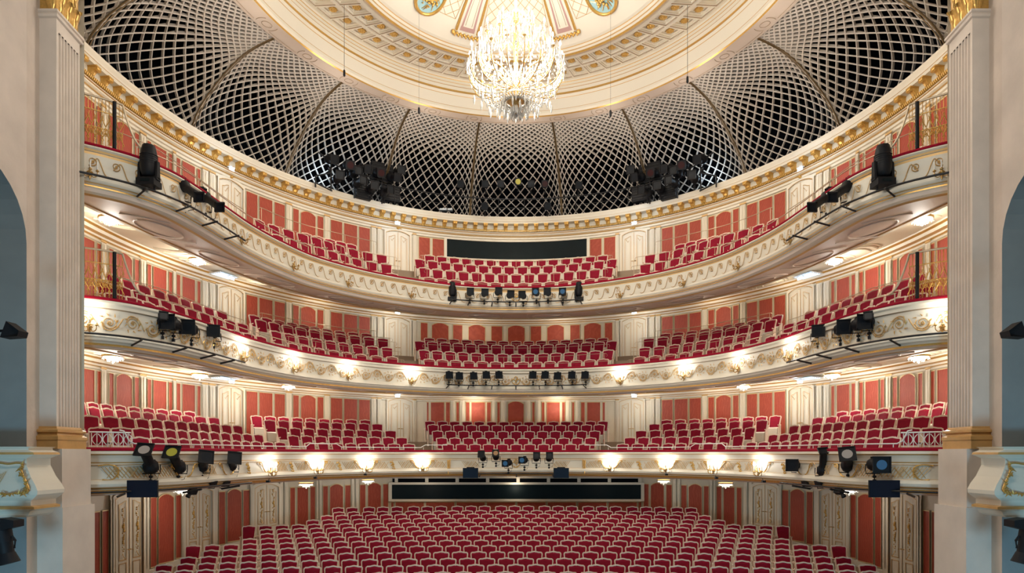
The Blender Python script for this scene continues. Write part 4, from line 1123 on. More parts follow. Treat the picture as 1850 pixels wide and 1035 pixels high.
# lowest balcony: white front rail
pb = BAL[1]; H = BT[1]+.085
fr = [(243, .085), (480, .09), (553, .09), (560, .20), (608, .20), (617, .09), (760, .09), (768, .19), (808, .19)]
for s, nm in ((-1, 'left'), (1, 'right')):
    o = root('front_rail', 'white front rail of the lowest balcony, %s half' % nm, 'railing')
    ks = [(x if s < 0 else 2*CX-x, h) for x, h in fr]; pts = []
    for (a, ha), (b, hb) in zip(ks, ks[1:]):
        n = max(1, int(abs(b-a)/10))
        for i in range(n):
            f = i/n; p, q = pb.at(pb.d_px(a+(b-a)*f)); pts.append((p.x, p.y, H+ha+(hb-ha)*f))
    mb = MB(); p, q = pb.at(pb.d_px(ks[-1][0])); pts.append((p.x, p.y, H+ks[-1][1])); mb.tube(pts, .017, M['white_rail'], 5)
    p0 = Vector(pts[0]); mb.tube([p0, p0+Vector((s*.05, -.12, .06)), p0+Vector((s*.12, -.20, .28)), p0+Vector((s*.18, -.26, .30))], .017, M['white_rail'], 5)
    mb.obj('handrail', o)
    mb = MB(); mb.tube([(0, 0, 0), (0, 0, .1)], .012, M['white_rail'], 4); pm = mb.mesh('post')
    for px in (250, 300, 350, 395, 440, 480, 520, 553, 617, 650, 690, 730, 765): p, q = pb.at(pb.d_px(px if s < 0 else 2*CX-px)); link(pm, 'post', o, loc=(p.x, p.y, H))
    g = root('front_grille', 'low white grille with scrolls at the %s end of the lowest balcony' % nm, 'grille')
    a, b = (160, 236) if s < 0 else (2*CX-236, 2*CX-160); da, db = pb.d_px(a), pb.d_px(b)
    mb = MB(); pipe_along(mb, pb, da, db, H+.33, .018, M['white_rail'], 0, 8); mb.obj('handrail', g)
    mbb = MB(); mbb.tube([(0, 0, 0), (0, 0, .33)], .009, M['white_rail'], 4); bm = mbb.mesh('baluster')
    mbc = MB()
    for q in (-1, 1): mbc.tube([(q*(.02+.07*sin(a)), 0, .05+.24*a/pi) for a in [pi*i/8 for i in range(9)]], .009, M['white_rail'], 4); mbc.tube([(q*.04*cos(a), 0, .07+.03*sin(a)) for a in [pi*i/5 for i in range(6)]], .009, M['rail'], 4)
    bc = mbc.mesh('scrollwork')
    for i in range(8):
        p, rz = bal_at(1, da+(db-da)*(i+.5)/8, H, 0)
        link(bm, 'baluster', g, loc=p, rz=rz)
        if i % 2: link(bc, 'scrollwork', g, loc=p, rz=rz)
# ================================================================== SCONCES
def sconce_mesh(lit, n=5, spread=.20):
    parts = {}
    mb = MB(); mb.ball((0, -.03, 0), .05, M['brass'], 8, 5, 1.5); mb.tube([(0, -.03, -.05), (0, -.05, -.14)], [.03, .008], M['brass'], 6)
    mb.lathe([(.01, -.02), (.07, 0), (.05, .03), (.02, .06), (.015, .14), (.03, .16)], (0, -.06, 0), M['brass'], 8); parts['backplate'] = [(mb.mesh('backplate'), (0, 0, 0))]
    arms, cups, cand, fl = [], [], [], []
    for k in range(n):
        f = (k/(n-1)-.5)*2; x = f*spread; y = -.12-.10*(1-f*f); z = .02+.02*abs(f)
        mb = MB(); mb.tube(catmull([(0, -.05, -.02), (x*.5, y*.7, -.09), (x*.95, y, -.05), (x, y, z)], 3), .011, M['brass'], 5); arms.append((mb.mesh('arm'), (0, 0, 0)))
        cups.append((x, y, z))
    parts['arm'] = arms
    mb = MB(); mb.lathe([(.008, -.02), (.035, .0), (.036, .012), (.018, .016), (.018, .035)], (0, 0, 0), M['brass'], 7); cm_ = mb.mesh('candle_cup'); parts['candle_cup'] = [(cm_, c) for c in cups]
    mb = MB(); mb.tube([(0, 0, .03), (0, 0, .20)], .012, M['candle'], 6); ca = mb.mesh('candle'); parts['candle'] = [(ca, c) for c in cups]
    if lit: mb = MB(); mb.lathe([(.006, .20), (.020, .225), (.015, .26), (.002, .30)], (0, 0, 0), M['bulb2'], 6); bu = mb.mesh('flame_bulb'); parts['flame_bulb'] = [(bu, c) for c in cups]
    return parts
S_LIT, S_OFF, S_LIT3 = sconce_mesh(True), sconce_mesh(False, 3, .13), sconce_mesh(True, 3, .13)
def sconce(t, px, h, parts, lab, lit, e):
    p, rz, _ = bal_frame(t, px, h, .04)
    r = root('candle_sconce', lab, 'sconce', p, rz, '%s balcony candle sconces' % TN[t])
    for k, lst in parts.items():
        for me, lc in lst: link(me, k, r, loc=lc)
    if lit:
        c = Matrix.Rotation(rz, 3, 'Z') @ Vector((0, -.24, .36)); lamp('POINT', Vector(p)+c, e, NEUT, .06, name='sconce_light')
names = ['outermost', 'second', 'third', 'innermost']
for i, px in enumerate((484, 570, 660, 762)): sconce(1, px, -.60, S_LIT, 'lit five-candle brass sconce on lowest balcony, %s of the left four' % names[i], True, 9)
for i, px in enumerate((1377, 1293, 1205, 1103)): sconce(1, px, -.60, S_LIT, 'lit five-candle brass sconce on lowest balcony, %s of the right four' % names[i], True, 9)
n5 = ['one against the stage pillar', 'second from the pillar', 'third from the pillar', 'fourth from the pillar', 'innermost']
for s, nm in ((-1, 'left'), (1, 'right')):
    for i, px in enumerate((162, 432, 527, 627, 742)):
        x = px if s < 0 else 2*CX-px
        sconce(2, x, BT[2]-.62, S_LIT3, 'lit three-candle brass sconce on middle balcony, %s side, %s' % (nm, n5[i]), True, 11 if i else 9)
        sconce(3, x, BT[3]-.60, S_OFF, 'unlit three-candle brass sconce on top balcony, %s side, %s' % (nm, n5[i]), False, 0)

# ================================================================== SOFFIT CRYSTAL LIGHTS
def crystal_mesh():
    a = MB(); a.lathe([(.27, 0), (.28, -.03), (.24, -.05)], (0, 0, 0), M['brass'], 14)
    b = MB(); b.lathe([(.25, -.03), (.22, -.08), (.12, -.12), (.001, -.13)], (0, 0, 0), M['crystal_lit'], 12)
    c = MB()
    for k in range(14): an = 2*pi*k/14; c.ball((.25*cos(an), .25*sin(an), -.09), .022, M['crystal'], 5, 3, 1.5); c.ball((.13*cos(an), .13*sin(an), -.15), .016, M['crystal'], 5, 3, 1.5)
    c.ball((0, 0, -.18), .035, M['crystal'], 6, 4, 1.3)
    return {'mount_ring': a.mesh('mount_ring'), 'lit_bowl': b.mesh('lit_bowl'), 'crystal_drops': c.mesh('crystal_drops')}
CL = crystal_mesh()
def crystal(loc, lab, e, sc=1.0):
    r = root('crystal_ceiling_light', lab, 'ceiling light', loc, 0, 'crystal lights under the balconies'); r.scale = (sc, sc, sc)
    for k, me in CL.items():
        o = link(me, k, r)
        if k == 'crystal_drops': o['kind'] = 'stuff'
    lamp('POINT', (loc[0], loc[1], loc[2]-.42), e, NEUT, .15, name='crystal_light')
for s, nm in ((-1, 'left'), (1, 'right')):
    for px, py, h, w in ((198, 393, 6.20, 'nearer the stage pillar'), (357, 468, 6.22, 'farther from the stage')):
        x = px if s < 0 else 2*CX-px; l = at_h(x, py, h)
        crystal(l, 'lit crystal light under the top balcony, %s side, %s' % (nm, w), 55)
    for px, py, h, w in ((204, 642, 2.63, 'nearer the stage pillar'), (361, 675, 2.63, 'farther from the stage'), (521, 695.5, 2.62, 'tiny, behind the sconces')):
        x = px if s < 0 else 2*CX-px; l = at_h(x, py, h); 
        crystal(l, 'lit crystal light under the middle balcony, %s side, %s' % (nm, w), 45)
    for px, z, w in ((553, 22.0, 'beside the far door'), (665, 24.6, 'beside the control window'), (330, 18.3, 'near the monitor screen')):
        x = px if s < 0 else 2*CX-px; X_ = (x-CX)/F0*z
        crystal((X_, K*z, -1.08), 'lit crystal light under the lowest balcony, %s side, %s' % (nm, w), 10 if s < 0 else 5, 1.0)
# exit lights over the doors
def exit_sign(px, r, h, lab, vent=False):
    th = th_px(px, r); p = P(th, r, h); rz = -math.atan2(K*sin(th), cos(th))
    o = root('exit_light', lab, 'exit light', p, rz, 'cold white exit lights')
    mb = MB(); mb.box((0, 0, .02), (.26, .12, .03), M['white']); mb.box((0, 0, .05), (.05, .05, .06), M['white']); mb.obj('housing', o)
    mb = MB(); mb.box((0, -.02, -.05), (.22, .02, .10), M['exit']); mb.obj('lit_sign', o)
    if vent:
        mb = MB(); mb.box((0, .35, .10), (.85, .55, .03), M['white'])
        for k in range(5): mb.box((0, .15+.1*k, .08), (.80, .03, .03), M['white'])
        mb.obj('vent_louvre', o); mb = MB(); mb.box((0, .35, .083), (.74, .44, .01), M['exit']); mb.obj('lit_vent_panel', o)
    lamp('POINT', (p[0]*.955, p[1]*.985-.25, p[2]-.22), 22, (.50, .74, 1.0), .05, name='exit_lamp')
for s, nm in ((-1, 'left'), (1, 'right')):
    for px, wh in ((418, 'outer'), (718, 'inner')):
        x = px if s < 0 else 2*CX-px
        exit_sign(x, 11.6, 10.42, 'cold white exit light over the %s door, %s side of the top balcony' % (wh, nm))
        exit_sign(x, 11.2, 6.30, 'cold white exit light over the %s door, %s side of the middle balcony' % (wh, nm), wh == 'outer')
        exit_sign(x, 11.2, 2.60, 'cold white exit light over the %s door, %s side of the lowest balcony' % (wh, nm), wh == 'outer')
# concealed cove lamps on the wall cornices (they light the upper walls and soffits)
for t, hh, e in ((3, 6.05, 26), (2, 2.30, 26)):
    for a in (-92, -76, -60, -44, -28, -10, 10, 28, 44, 60, 76, 92):
        th = rad(a); p = P(th, 11.15, hh-.12); lamp('POINT', p, e, WARM, .12, name='balcony_downlight')
for a in (-90, -66, -46, -24, 0, 24, 46, 66, 90):
    th = rad(a); lamp('POINT', P(th, 10.6, 9.55), 30, WARM, .25, name='cornice_light')
for a in (-80, -52, -24, 0, 24, 52, 80):
    th = rad(a); e = 13 if a < 0 else (13 if a == 0 else 6); lamp('POINT', P(th, 9.6, -1.5), e, WARM, .2, name='stalls_fill_light')  # fill lights without fittings, added under the lowest balcony to light the stalls
# unseen soft point lights added below the ceiling ring to even its brightness
for a in (-100, -75, -50, -25, 0, 25, 50, 75, 100):
    th = rad(a); lamp('POINT', P(th, 8.6, 12.6), 60, (1, .90, .76), .4, name='ceiling_fill_light')

# ================================================================== STAGE LIGHTING
def rot_to(d):   # rotation taking -Y to direction d
    return Vector((0, -1, 0)).rotation_difference(Vector(d).normalized()).to_matrix().to_4x4()
def spot_parts(L=.42, R=.085, fr=.20, lens='lens', shape='profile'):
    """spot looking along -Y, pivot at origin"""
    b = MB()
    if shape == 'profile':
        pr = [(.001, .22), (R*.9, .21), (R*1.25, .16), (R*1.3, .02), (R*.95, -.02), (R*.8, -.10), (R*.85, -.34*L/.42), (R*1.05, -.36*L/.42)]
    else:
        pr = [(.001, .16), (R*1.2, .15), (R*1.35, .05), (R*1.3, -.14), (R*1.2, -.16)]
    ax = Matrix.Rotation(pi/2, 3, 'X')
    b.lathe([(r, y) for r, y in pr], (0, 0, 0), M['black'], 10, Matrix(((1, 0, 0), (0, 0, 1), (0, 1, 0))))
    for k in range(3): b.box((0, .06+.05*k, R*1.3), (.10, .012, .05), M['black'])
    yf = pr[-1][1]
    f = MB(); s = fr/2; d = .035
    for (x, z, w, h) in ((0, s-.012, fr, .024), (0, -s+.012, fr, .024), (s-.012, 0, .024, fr), (-s+.012, 0, .024, fr)): f.box((x, yf-d/2, z), (w, d, h), M['black'])
    f.poly([(-s, yf-.006, -s), (s, yf-.006, -s), (s, yf-.006, s), (-s, yf-.006, s)], M['black'])
    l = MB(); l.poly([(R*.92*cos(a), yf-.012, R*.92*sin(a)) for a in [2*pi*k/16 for k in range(16)]], M[lens])
    y = MB(); w = R*1.3+.03
    y.tube([(-w, .05, 0), (-w-.005, .05, -.12), (-w, .05, -.21), (w, .05, -.21), (w+.005, .05, -.12), (w, .05, 0)], .011, M['black'], 4)
    return {'housing': b.mesh('spot_housing'), 'gel_frame': f.mesh('gel_frame'), 'lens': l.mesh('spot_lens'), 'yoke': y.mesh('yoke')}
SPOTS = {}
def zbar(t, px, off):
    p, n = BAL[t].at(BAL[t].d_px(px)); return (p.y+n.y*off)/K
def spot(px, py, z0, aim, lab, grp, lens='lens', L=.42, R=.085, fr=.20, shape='profile', sc=1.0, clamp=True):
    key = (L, R, fr, lens, shape)
    if key not in SPOTS: SPOTS[key] = spot_parts(*key)
    if isinstance(z0, tuple): z0 = zbar(z0[0], px, z0[1])
    loc = at_z(px, py, z0)
    r = root('stage_spotlight', lab, 'spotlight', loc, 0, grp); r.scale = (sc, sc, sc)
    Rm = rot_to(aim); Ry = Matrix.Rotation(math.atan2(aim[0], -aim[1]), 4, 'Z')
    for k in ('housing', 'gel_frame', 'lens'):
        o = link(SPOTS[key][k], k, r); o.matrix_local = Rm
    o = link(SPOTS[key]['yoke'], 'yoke', r); o.matrix_local = Ry
    if clamp:
        if 'clamp' not in SPOTS:
            mb = MB(); mb.tube([(0, .05, -.21), (0, .05, -.38)], .014, M['black'], 5); mb.lathe([(.02, -.25), (.045, -.26), (.045, -.30), (.02, -.31)], (0, .05, 0), M['black'], 8); mb.box((0, .05, -.38), (.06, .07, .07), M['black']); SPOTS['clamp'] = mb.mesh('clamp')
            mb = MB(); mb.tube([(.05, .12, .0), (.17, .10, -.16), (.12, .08, -.34), (.02, .06, -.37)], .006, M['black'], 4); SPOTS['cable'] = mb.mesh('cable')
        o = link(SPOTS['clamp'], 'clamp', r); o.matrix_local = Ry
        link(SPOTS['cable'], 'cable', r)
    return r
def moving_head(px, py, z0, lab, grp, sc=1.0, tilt=0, rz=0):
    if isinstance(z0, tuple): z0 = zbar(z0[0], px, z0[1])
    loc = at_z(px, py, z0); r = root('moving_head_light', lab, 'spotlight', loc, rz, grp); r.scale = (sc, sc, sc)
    h = MB(); prf = [(.06, .60), (.13, .58), (.16, .46), (.18, .28), (.185, .12), (.17, -.02), (.14, -.10), (.05, -.12)]
    h.lathe(prf, (0, 0, 0), M['black'], 10)
    for k in range(5): h.lathe([(.178, .14+.05*k), (.19, .15+.05*k), (.178, .17+.05*k)], (0, 0, 0), M['black'], 10)
    h.obj('lamp_head', r)
    y = MB(); y.hexa([(-.22, -.07, -.16), (-.17, -.07, -.16), (-.17, .07, -.16), (-.22, .07, -.16)], [(-.22, -.05, .22), (-.18, -.05, .22), (-.18, .05, .22), (-.22, .05, .22)], M['black'])
    y.hexa([(.17, -.07, -.16), (.22, -.07, -.16), (.22, .07, -.16), (.17, .07, -.16)], [(.18, -.05, .22), (.22, -.05, .22), (.22, .05, .22), (.18, .05, .22)], M['black']); y.box((0, 0, -.17), (.44, .16, .06), M['black']); y.obj('yoke', r)
    b = MB(); b.box((0, 0, -.27), (.40, .34, .14), M['black']); b.box((0, -.17, -.25), (.2, .02, .06), M['blackgloss']); b.tube([(-.12, 0, -.34), (-.12, .02, -.44)], .02, M['black'], 5); b.tube([(.12, 0, -.34), (.12, .02, -.44)], .02, M['black'], 5); b.obj('base', r)
    return r
def bar(name, lab, pts, r=.024, arms=(), armv=(.30, -.10)):
    o = root(name, lab, 'pipe'); mb = MB(); mb.tube(pts, r, M['pipe'], 6); mb.obj('pipe', o)
    for a, b in arms:
        mb = MB(); mb.tube([a, b], .026, M['pipe'], 4); mb.obj('bracket_arm', o)
    return o
# bars follow the balcony fronts; offset in front of the parapet
def front_bar(t, a, b, h, lab, off=.30, arms=()):
    pb = BAL[t]; da, db = pb.d_px(a), pb.d_px(b); pts = []
    for i in range(15):
        p, n = pb.at(da+(db-da)*i/14); q = p+n*off; pts.append((q.x, q.y, h))
    ar = []
    for px in arms:
        p, n = pb.at(pb.d_px(px)); ar.append(((p.x+n.x*(off+.12), p.y+n.y*(off+.12), h-.04), (p.x-n.x*.0, p.y-n.y*.0, h-.13)))
    return bar('lighting_bar', lab, pts, arms=ar)
front_bar(3, 808, 1057, 5.95, 'black lighting bar under the middle of the top balcony', .30, (812, 845, 888, 932, 975, 1017, 1052))
front_bar(2, 803, 1062, 2.66, 'black lighting bar under the middle of the middle balcony', .30, (805, 845, 888, 932, 975, 1017, 1060))
front_bar(1, 838, 1028, -.80, 'black lighting bar under the middle of the lowest balcony', .36, (866, 933, 1000))
front_bar(3, 140, 424, 5.86, 'curved black lighting bar, left front of the top balcony', .30, (248, 318, 365, 405))
front_bar(3, 2*CX-424, 2*CX-140, 5.86, 'curved black lighting bar, right front of the top balcony', .30, (2*CX-248, 2*CX-318, 2*CX-365, 2*CX-405))
front_bar(2, 140, 424, 2.56, 'curved black lighting bar, left front of the middle balcony', .30, (238, 312, 362, 398))
front_bar(2, 2*CX-424, 2*CX-140, 2.56, 'curved black lighting bar, right front of the middle balcony', .30, (2*CX-238, 2*CX-312, 2*CX-362, 2*CX-398))
front_bar(1, 165, 430, -.83, 'curved black lighting bar, left front of the lowest balcony', .40, (212, 330, 400))
front_bar(1, 2*CX-430, 2*CX-165, -.83, 'curved black lighting bar, right front of the lowest balcony', .40, (2*CX-212, 2*CX-330, 2*CX-400))
fw = (0, -1, -.05)
g3 = 'spotlights on the top balcony front'
moving_head(817, 531, 23.3, 'tall black moving head light at the left end of the top middle bar', g3, .8)
moving_head(1046, 531, 23.3, 'tall black moving head light at the right end of the top middle bar', g3, .8)
for i, (x, y, ln_) in enumerate(((849, 528.5, 'lens'), (875, 530, 'lens'), (899.5, 527.5, 'lens'), (921, 533, 'lens'), (945, 534, 'lens'), (969, 529, 'lens_blue'), (990, 528.5, 'lens'), (1017, 528.5, 'lens_blue'))):
    spot(x, y, 23.2, (.12*(-1 if x < 932 else 1)*(-1), -1, -.12), 'square black spotlight, %s from the left on the top middle bar' % ORD[i], g3, ln_, fr=.28, R=.10)
g2 = 'spotlights on the middle balcony front'
for i, x in enumerate((811, 829, 855, 878, 901, 963, 985.5, 1008, 1034, 1058)):
    spot(x, 677 if x not in (829, 855, 1008) else 678.5, 23.2, ((932-x)/932*1.2, -1, -.15), 'square black spotlight, %s from the left on the middle balcony bar' % ORD[i], g2, fr=.28, R=.10)
g1 = 'spotlights on the lowest balcony front'
for i, (x, y, a, ln_) in enumerate(((872, 826, (-.10, -1, .35), 'lens'), (896, 824, (0, -1, .35), 'lens_amber'), (918, 836, (-.3, -1, -.05), 'lens_blue'), (947, 831, (-.25, -1, 0), 'lens_blue'), (969, 827, (0, -1, .25), 'lens'), (992, 827, (0, -1, .25), 'lens'))):
    spot(x, y, 23.0, a, 'black spotlight, %s from the left on the lowest middle bar' % ORD[i], g1, ln_, fr=.27, R=.10)
gl3, gl2, gl1 = 'left front lighting, top balcony', 'left front lighting, middle balcony', 'left front lighting, lowest balcony'
moving_head(269, 310, (3, .42), 'large black moving head light on the left top bar', gl3, 1.0)
moving_head(1595, 310, (3, .42), 'large black moving head light on the right top bar', gl3.replace('left', 'right'), 1.0)
for s in (-1, 1):
    mx = (lambda x: x) if s < 0 else (lambda x: 2*CX-x); nm = 'left' if s < 0 else 'right'
    f3, f2, f1 = [q.replace('left', nm) for q in (gl3, gl2, gl1)]
    spot(mx(334), 338, (3, .42), (s*-.85, -.5, -.62), 'black profile spotlight aimed down on the %s top bar, nearer the moving head' % nm, f3, L=.5, fr=.17, sc=1.45)
    spot(mx(372), 357, (3, .42), (s*-.85, -.5, -.62), 'black profile spotlight aimed down on the %s top bar, farther from moving head' % nm, f3, L=.5, fr=.17, sc=1.45)
    spot(mx(312), 585, (2, .40), (-s*.15, -1, -.05), 'square black spotlight on the %s middle bar, nearest the stage' % nm, f2, R=.12, fr=.36)
    spot(mx(345), 594, (2, .40), (-s*.25, -1, -.05), 'square black spotlight on the %s middle bar, middle of three' % nm, f2, R=.12, fr=.36)
    spot(mx(386), 601, (2, .40), (-s*.45, -1, -.03), 'square black spotlight on the %s middle bar, farthest from the stage' % nm, f2, R=.11, fr=.32)
spot(294, 580, (2, .3), (.6, -1, .2), 'small black spotlight behind the left middle bar group', gl2, R=.10, fr=.2)
spot(1570, 580, (2, .3), (-.6, -1, .2), 'small black spotlight behind the right middle bar group', gl2.replace('left', 'right'), R=.10, fr=.2)
spot(271, 839, (1, .5), (.22, -1, .85), 'large black spotlight with pale lens, first on left lowest bar', gl1, 'lens_pale', L=.6, R=.13, fr=.36)
spot(321, 840, (1, .5), (.18, -1, .75), 'large black spotlight with yellow gel on left lowest bar', gl1, 'lens_yellow', L=.6, R=.13, fr=.36)
spot(365, 840, (1, .5), (.75, -1, .55), 'large black spotlight, third on left lowest bar', gl1, 'lens', L=.6, R=.13, fr=.36)
spot(418, 839, (1, .5), (.65, -1, .45), 'large black spotlight, innermost on left lowest bar', gl1, 'lens', L=.6, R=.13, fr=.36)
spot(1441, 840, (1, .5), (-.9, -1, .0), 'large black spotlight, innermost on right lowest bar', gl1.replace('left', 'right'), L=.5, R=.12, fr=.34)
spot(1486, 845, (1, .5), (-.3, -.8, 1.2), 'black spotlight tilted steeply upwards on right lowest bar', gl1.replace('left', 'right'), L=.62, R=.11, fr=.26)
spot(1532, 838, (1, .5), (-.55, -1, .6), 'large black spotlight with round pale lens on right lowest bar', gl1.replace('left', 'right'), 'lens_pale', L=.6, R=.13, fr=.38)
spot(1581, 839, (1, .5), (-.2, -1, .0), 'square black spotlight with bluish lens, outermost on right lowest bar', gl1.replace('left', 'right'), 'lens_blue', L=.5, R=.12, fr=.38)
# small floods and camera under the lowest bars
for s in (-1, 1):
    mx = (lambda x: x) if s < 0 else (lambda x: 2*CX-x); nm = 'left' if s < 0 else 'right'
    for px, w in ((380, 'outer'), (404, 'inner')):
        l = at_z(mx(px), 875, zbar(1, mx(px), .42)); r = root('small_flood_light', 'small black flood box on the %s lowest bar, %s one' % (nm, w), 'spotlight', l, s*.3)
        mb = MB(); mb.hexa([(-.11, -.09, -.06), (.11, -.09, -.06), (.11, .09, -.06), (-.11, .09, -.06)], [(-.15, -.13, .05), (.15, -.13, .05), (.15, .11, .09), (-.15, .11, .09)], M['black']); mb.obj('flood_housing', r)
        mb = MB(); mb.tube([(-.13, 0, 0), (-.13, 0, -.1), (.13, 0, -.1), (.13, 0, 0)], .012, M['black'], 4); mb.obj('yoke', r)
    l = at_z(mx(348), 887, zbar(1, mx(348), .42)); r = root('small_spotlight', 'small black spotlight hanging under the %s lowest bar' % nm, 'spotlight', l, s*.4)
    mb = MB(); mb.box((0, 0, 0), (.13, .2, .15), M['black'], Matrix.Rotation(.5, 3, 'Y')); mb.lathe([(.05, -.1), (.06, -.17)], (0, -.05, 0), M['black'], 8, Matrix.Rotation(-.6, 3, 'X')); mb.obj('housing', r)
    mb = MB(); mb.tube([(0, 0, .05), (0, .02, .2)], .015, M['black'], 5); mb.obj('stem', r)
    # monitor
    x, y = (257, 883) if s < 0 else (1598, 883)
    zz = zbar(1, x, 1.35); l = at_z(x, y, zz); r = root('monitor_screen', 'dark flat monitor screen on the %s lowest bar' % nm, 'monitor', l, -s*.05)
    wz = 54/F0*zz*K/K; hz = 31/F0*zz
    mb = MB(); mb.box((0, .02, 0), (wz, .05, hz), M['black']); mb.box((0, .06, 0), (wz*.4, .05, hz*.4), M['black']); mb.tube([(0, .05, 0), (0, .25, .02)], .03, M['black'], 5); mb.obj('casing', r)
    mb = MB(); mb.box((0, -.008, 0), (wz*.97, .01, hz*.95), M['screen']); mb.obj('screen', r)
    x = 850 if s < 0 else 1014; l = at_z(x, 854.5, 22.9); r = root('small_monitor', 'small blue-black monitor at the %s end of the lowest middle bar' % nm, 'monitor', l)
    mb = MB(); mb.box((0, .03, 0), (.59, .06, .39), M['black']); mb.box((0, .05, .21), (.3, .05, .04), M['black']); mb.obj('casing', r)
    mb = MB(); mb.box((0, -.004, 0), (.56, .01, .36), M['screen']); mb.obj('screen', r)
    for k, (px, py) in enumerate(((484.5, 869.5), (570, 863), (660, 857))):
        X_ = mx(px); l = at_z(X_, py, 17.2+2.0*k); r = root('stage_camera', 'tiny black camera box under the %s lowest sconce, %s from the stage' % (nm, ORD[k]), 'camera', l)
        mb = MB(); mb.box((0, 0, 0), (.09, .12, .06), M['black']); mb.lathe([(.02, -.06), (.02, -.08)], (0, 0, 0), M['black'], 6, Matrix(((1, 0, 0), (0, 0, 1), (0, 1, 0)))); mb.tube([(0, .03, .02), (0, .08, .08)], .01, M['black'], 4); mb.obj('camera_body', r)
# gallery lights in front of the lattice
o = root('gallery_rail', 'black pipe rails in front of the white lattice above the cornice', 'pipe')
for hh, rr0, r_ in ((12.02, 11.6, .03), (11.62, 11.62, .014)):
    mb = MB(); mb.tube([P(rad(a), rr0, hh) for a in range(-34, 35, 2)], r_, M['pipe'], 6); mb.obj('rail_pipe', o)
mb = MB(); mb.tube([(0, 0, 0), (0, 0, .8)], .02, M['pipe'], 5); pm = mb.mesh('post')
for a in range(-34, 35, 6): link(pm, 'post', o, loc=P(rad(a), 11.62, 11.25))
gg = 'spotlights on the gallery over the cornice'
for i, (x, y, ln_) in enumerate(((833, 333, 'lens'), (877, 333, 'lens'), (905, 333, 'lens'), (936, 329, 'lens_yellow'), (959, 333, 'lens'), (984, 333, 'lens_red'), (1045, 335, 'lens'), (876, 373, 'lens'), (989, 373, 'lens'))):
    spot(x, y, 28.0, (0, -1, -.35), 'dark spotlight on the gallery middle, %s of nine' % ORD[i], gg, ln_, fr=.30, R=.13, sc=1.05)
for s in (-1, 1):
    mx = (lambda x: x) if s < 0 else (lambda x: 2*CX-x); nm = 'left' if s < 0 else 'right'
    cl = ((596, 288, .45, 0), (628, 298, .6, 1), (655, 305, .5, 2), (683, 312, .6, 3), (708, 320, .5, 4), (610, 322, .5, 5), (646, 330, .5, 6), (672, 340, .5, 7), (695, 347, .5, 8), (720, 312, .45, 9), (640, 312, .4, 10))
    lens = ('lens', 'lens_red', 'lens', 'lens_red', 'lens', 'lens', 'lens', 'lens', 'lens', 'lens', 'lens')
    for x, y, L_, i in cl:
        th = th_px(mx(x), 11.5); z = RC+11.4*cos(th)
        spot(mx(x), y, z, (-s*.5 if i % 2 else -s*.9, -1, -.45 if i < 5 else -.1), 'dark spotlight in the %s gallery cluster, %s of eleven' % (nm, ORD[i]), gg, lens[i], L=L_, R=.13, fr=.32, sc=1.15)
    o = root('lighting_truss', 'black pipe frame holding the %s gallery spotlights' % nm, 'frame')
    for (a, b) in (((575, 275), (610, 300)), ((610, 300), (700, 330)), ((570, 330), (600, 345)), ((598, 290), (598, 345)), ((570, 318), (570, 338)), ((570, 318), (598, 312)), ((640, 300), (640, 358)), ((690, 318), (690, 368))):
        q = []
        for (x, y) in (a, b):
            th = th_px(mx(x), 11.6); q.append(at_z(mx(x), y, RC+11.6*cos(th)))
        mb = MB(); mb.tube(q, .035, M['pipe'], 5); mb.obj('frame_pipe', o)
    for (x, y, w_, h_, wh) in ((690, 312, 1.0, .8, 'upper'), (706, 350, .8, .7, 'lower'), (655, 348, .7, .6, 'outer')):
        th = th_px(mx(x), 11.75); c_ = at_z(mx(x), y, RC+11.75*cos(th)); e_ = root('equipment_case', 'black equipment box among the %s gallery spotlights, %s one' % (nm, wh), 'box', c_, -th)
        mb = MB(); mb.box((0, 0, 0), (w_, .25, h_), M['black']); mb.obj('case_body', e_)
        mb = MB()
        for k in range(5): mb.box((0, -.13, -h_*.35+h_*.17*k), (w_*.86, .02, .03), M['pipe'])
        mb.obj('vent_slats', e_)
    th = th_px(mx(585), 12.6); p = at_z(mx(583), 318, RC+12.4*cos(th))
    lamp('POINT', p, 40, (.6, .8, 1.0), .2, name='gallery_worklight')
# crates and desk on the gallery
for px, w in ((806, .6),):
    l = at_z(px, 379, 28.1); r = root('sheet_stack', 'small white sheet lying on the gallery edge, left of centre', 'paper', l); mb = MB(); mb.box((0, 0, 0), (w, .2, .07), M['white']); mb.obj('sheet', r)
# thin wires hanging from the ceiling
for px, py, w in ((622, 132, 'left thick'), (1242, 144, 'right thick'), (757, 200, 'left thin'), (1103, 205, 'right thin')):
    z = 19.5; p = at_z(px, py, z); r = root('hanging_wire', '%s dark wire hanging in front of the round ceiling' % w, 'wire', p)
    mb = MB(); mb.tube([(0, 0, 0), (0, 0, 15.0-p[2])], .003 if 'thin' in w else .007, M['pipe'], 4); mb.obj('wire', r)
    mb = MB(); mb.lathe([(.01, .12), (.035, .08), (.04, -.08), (.01, -.12)], (0, 0, 0), M['black'], 7); mb.obj('weight', r)
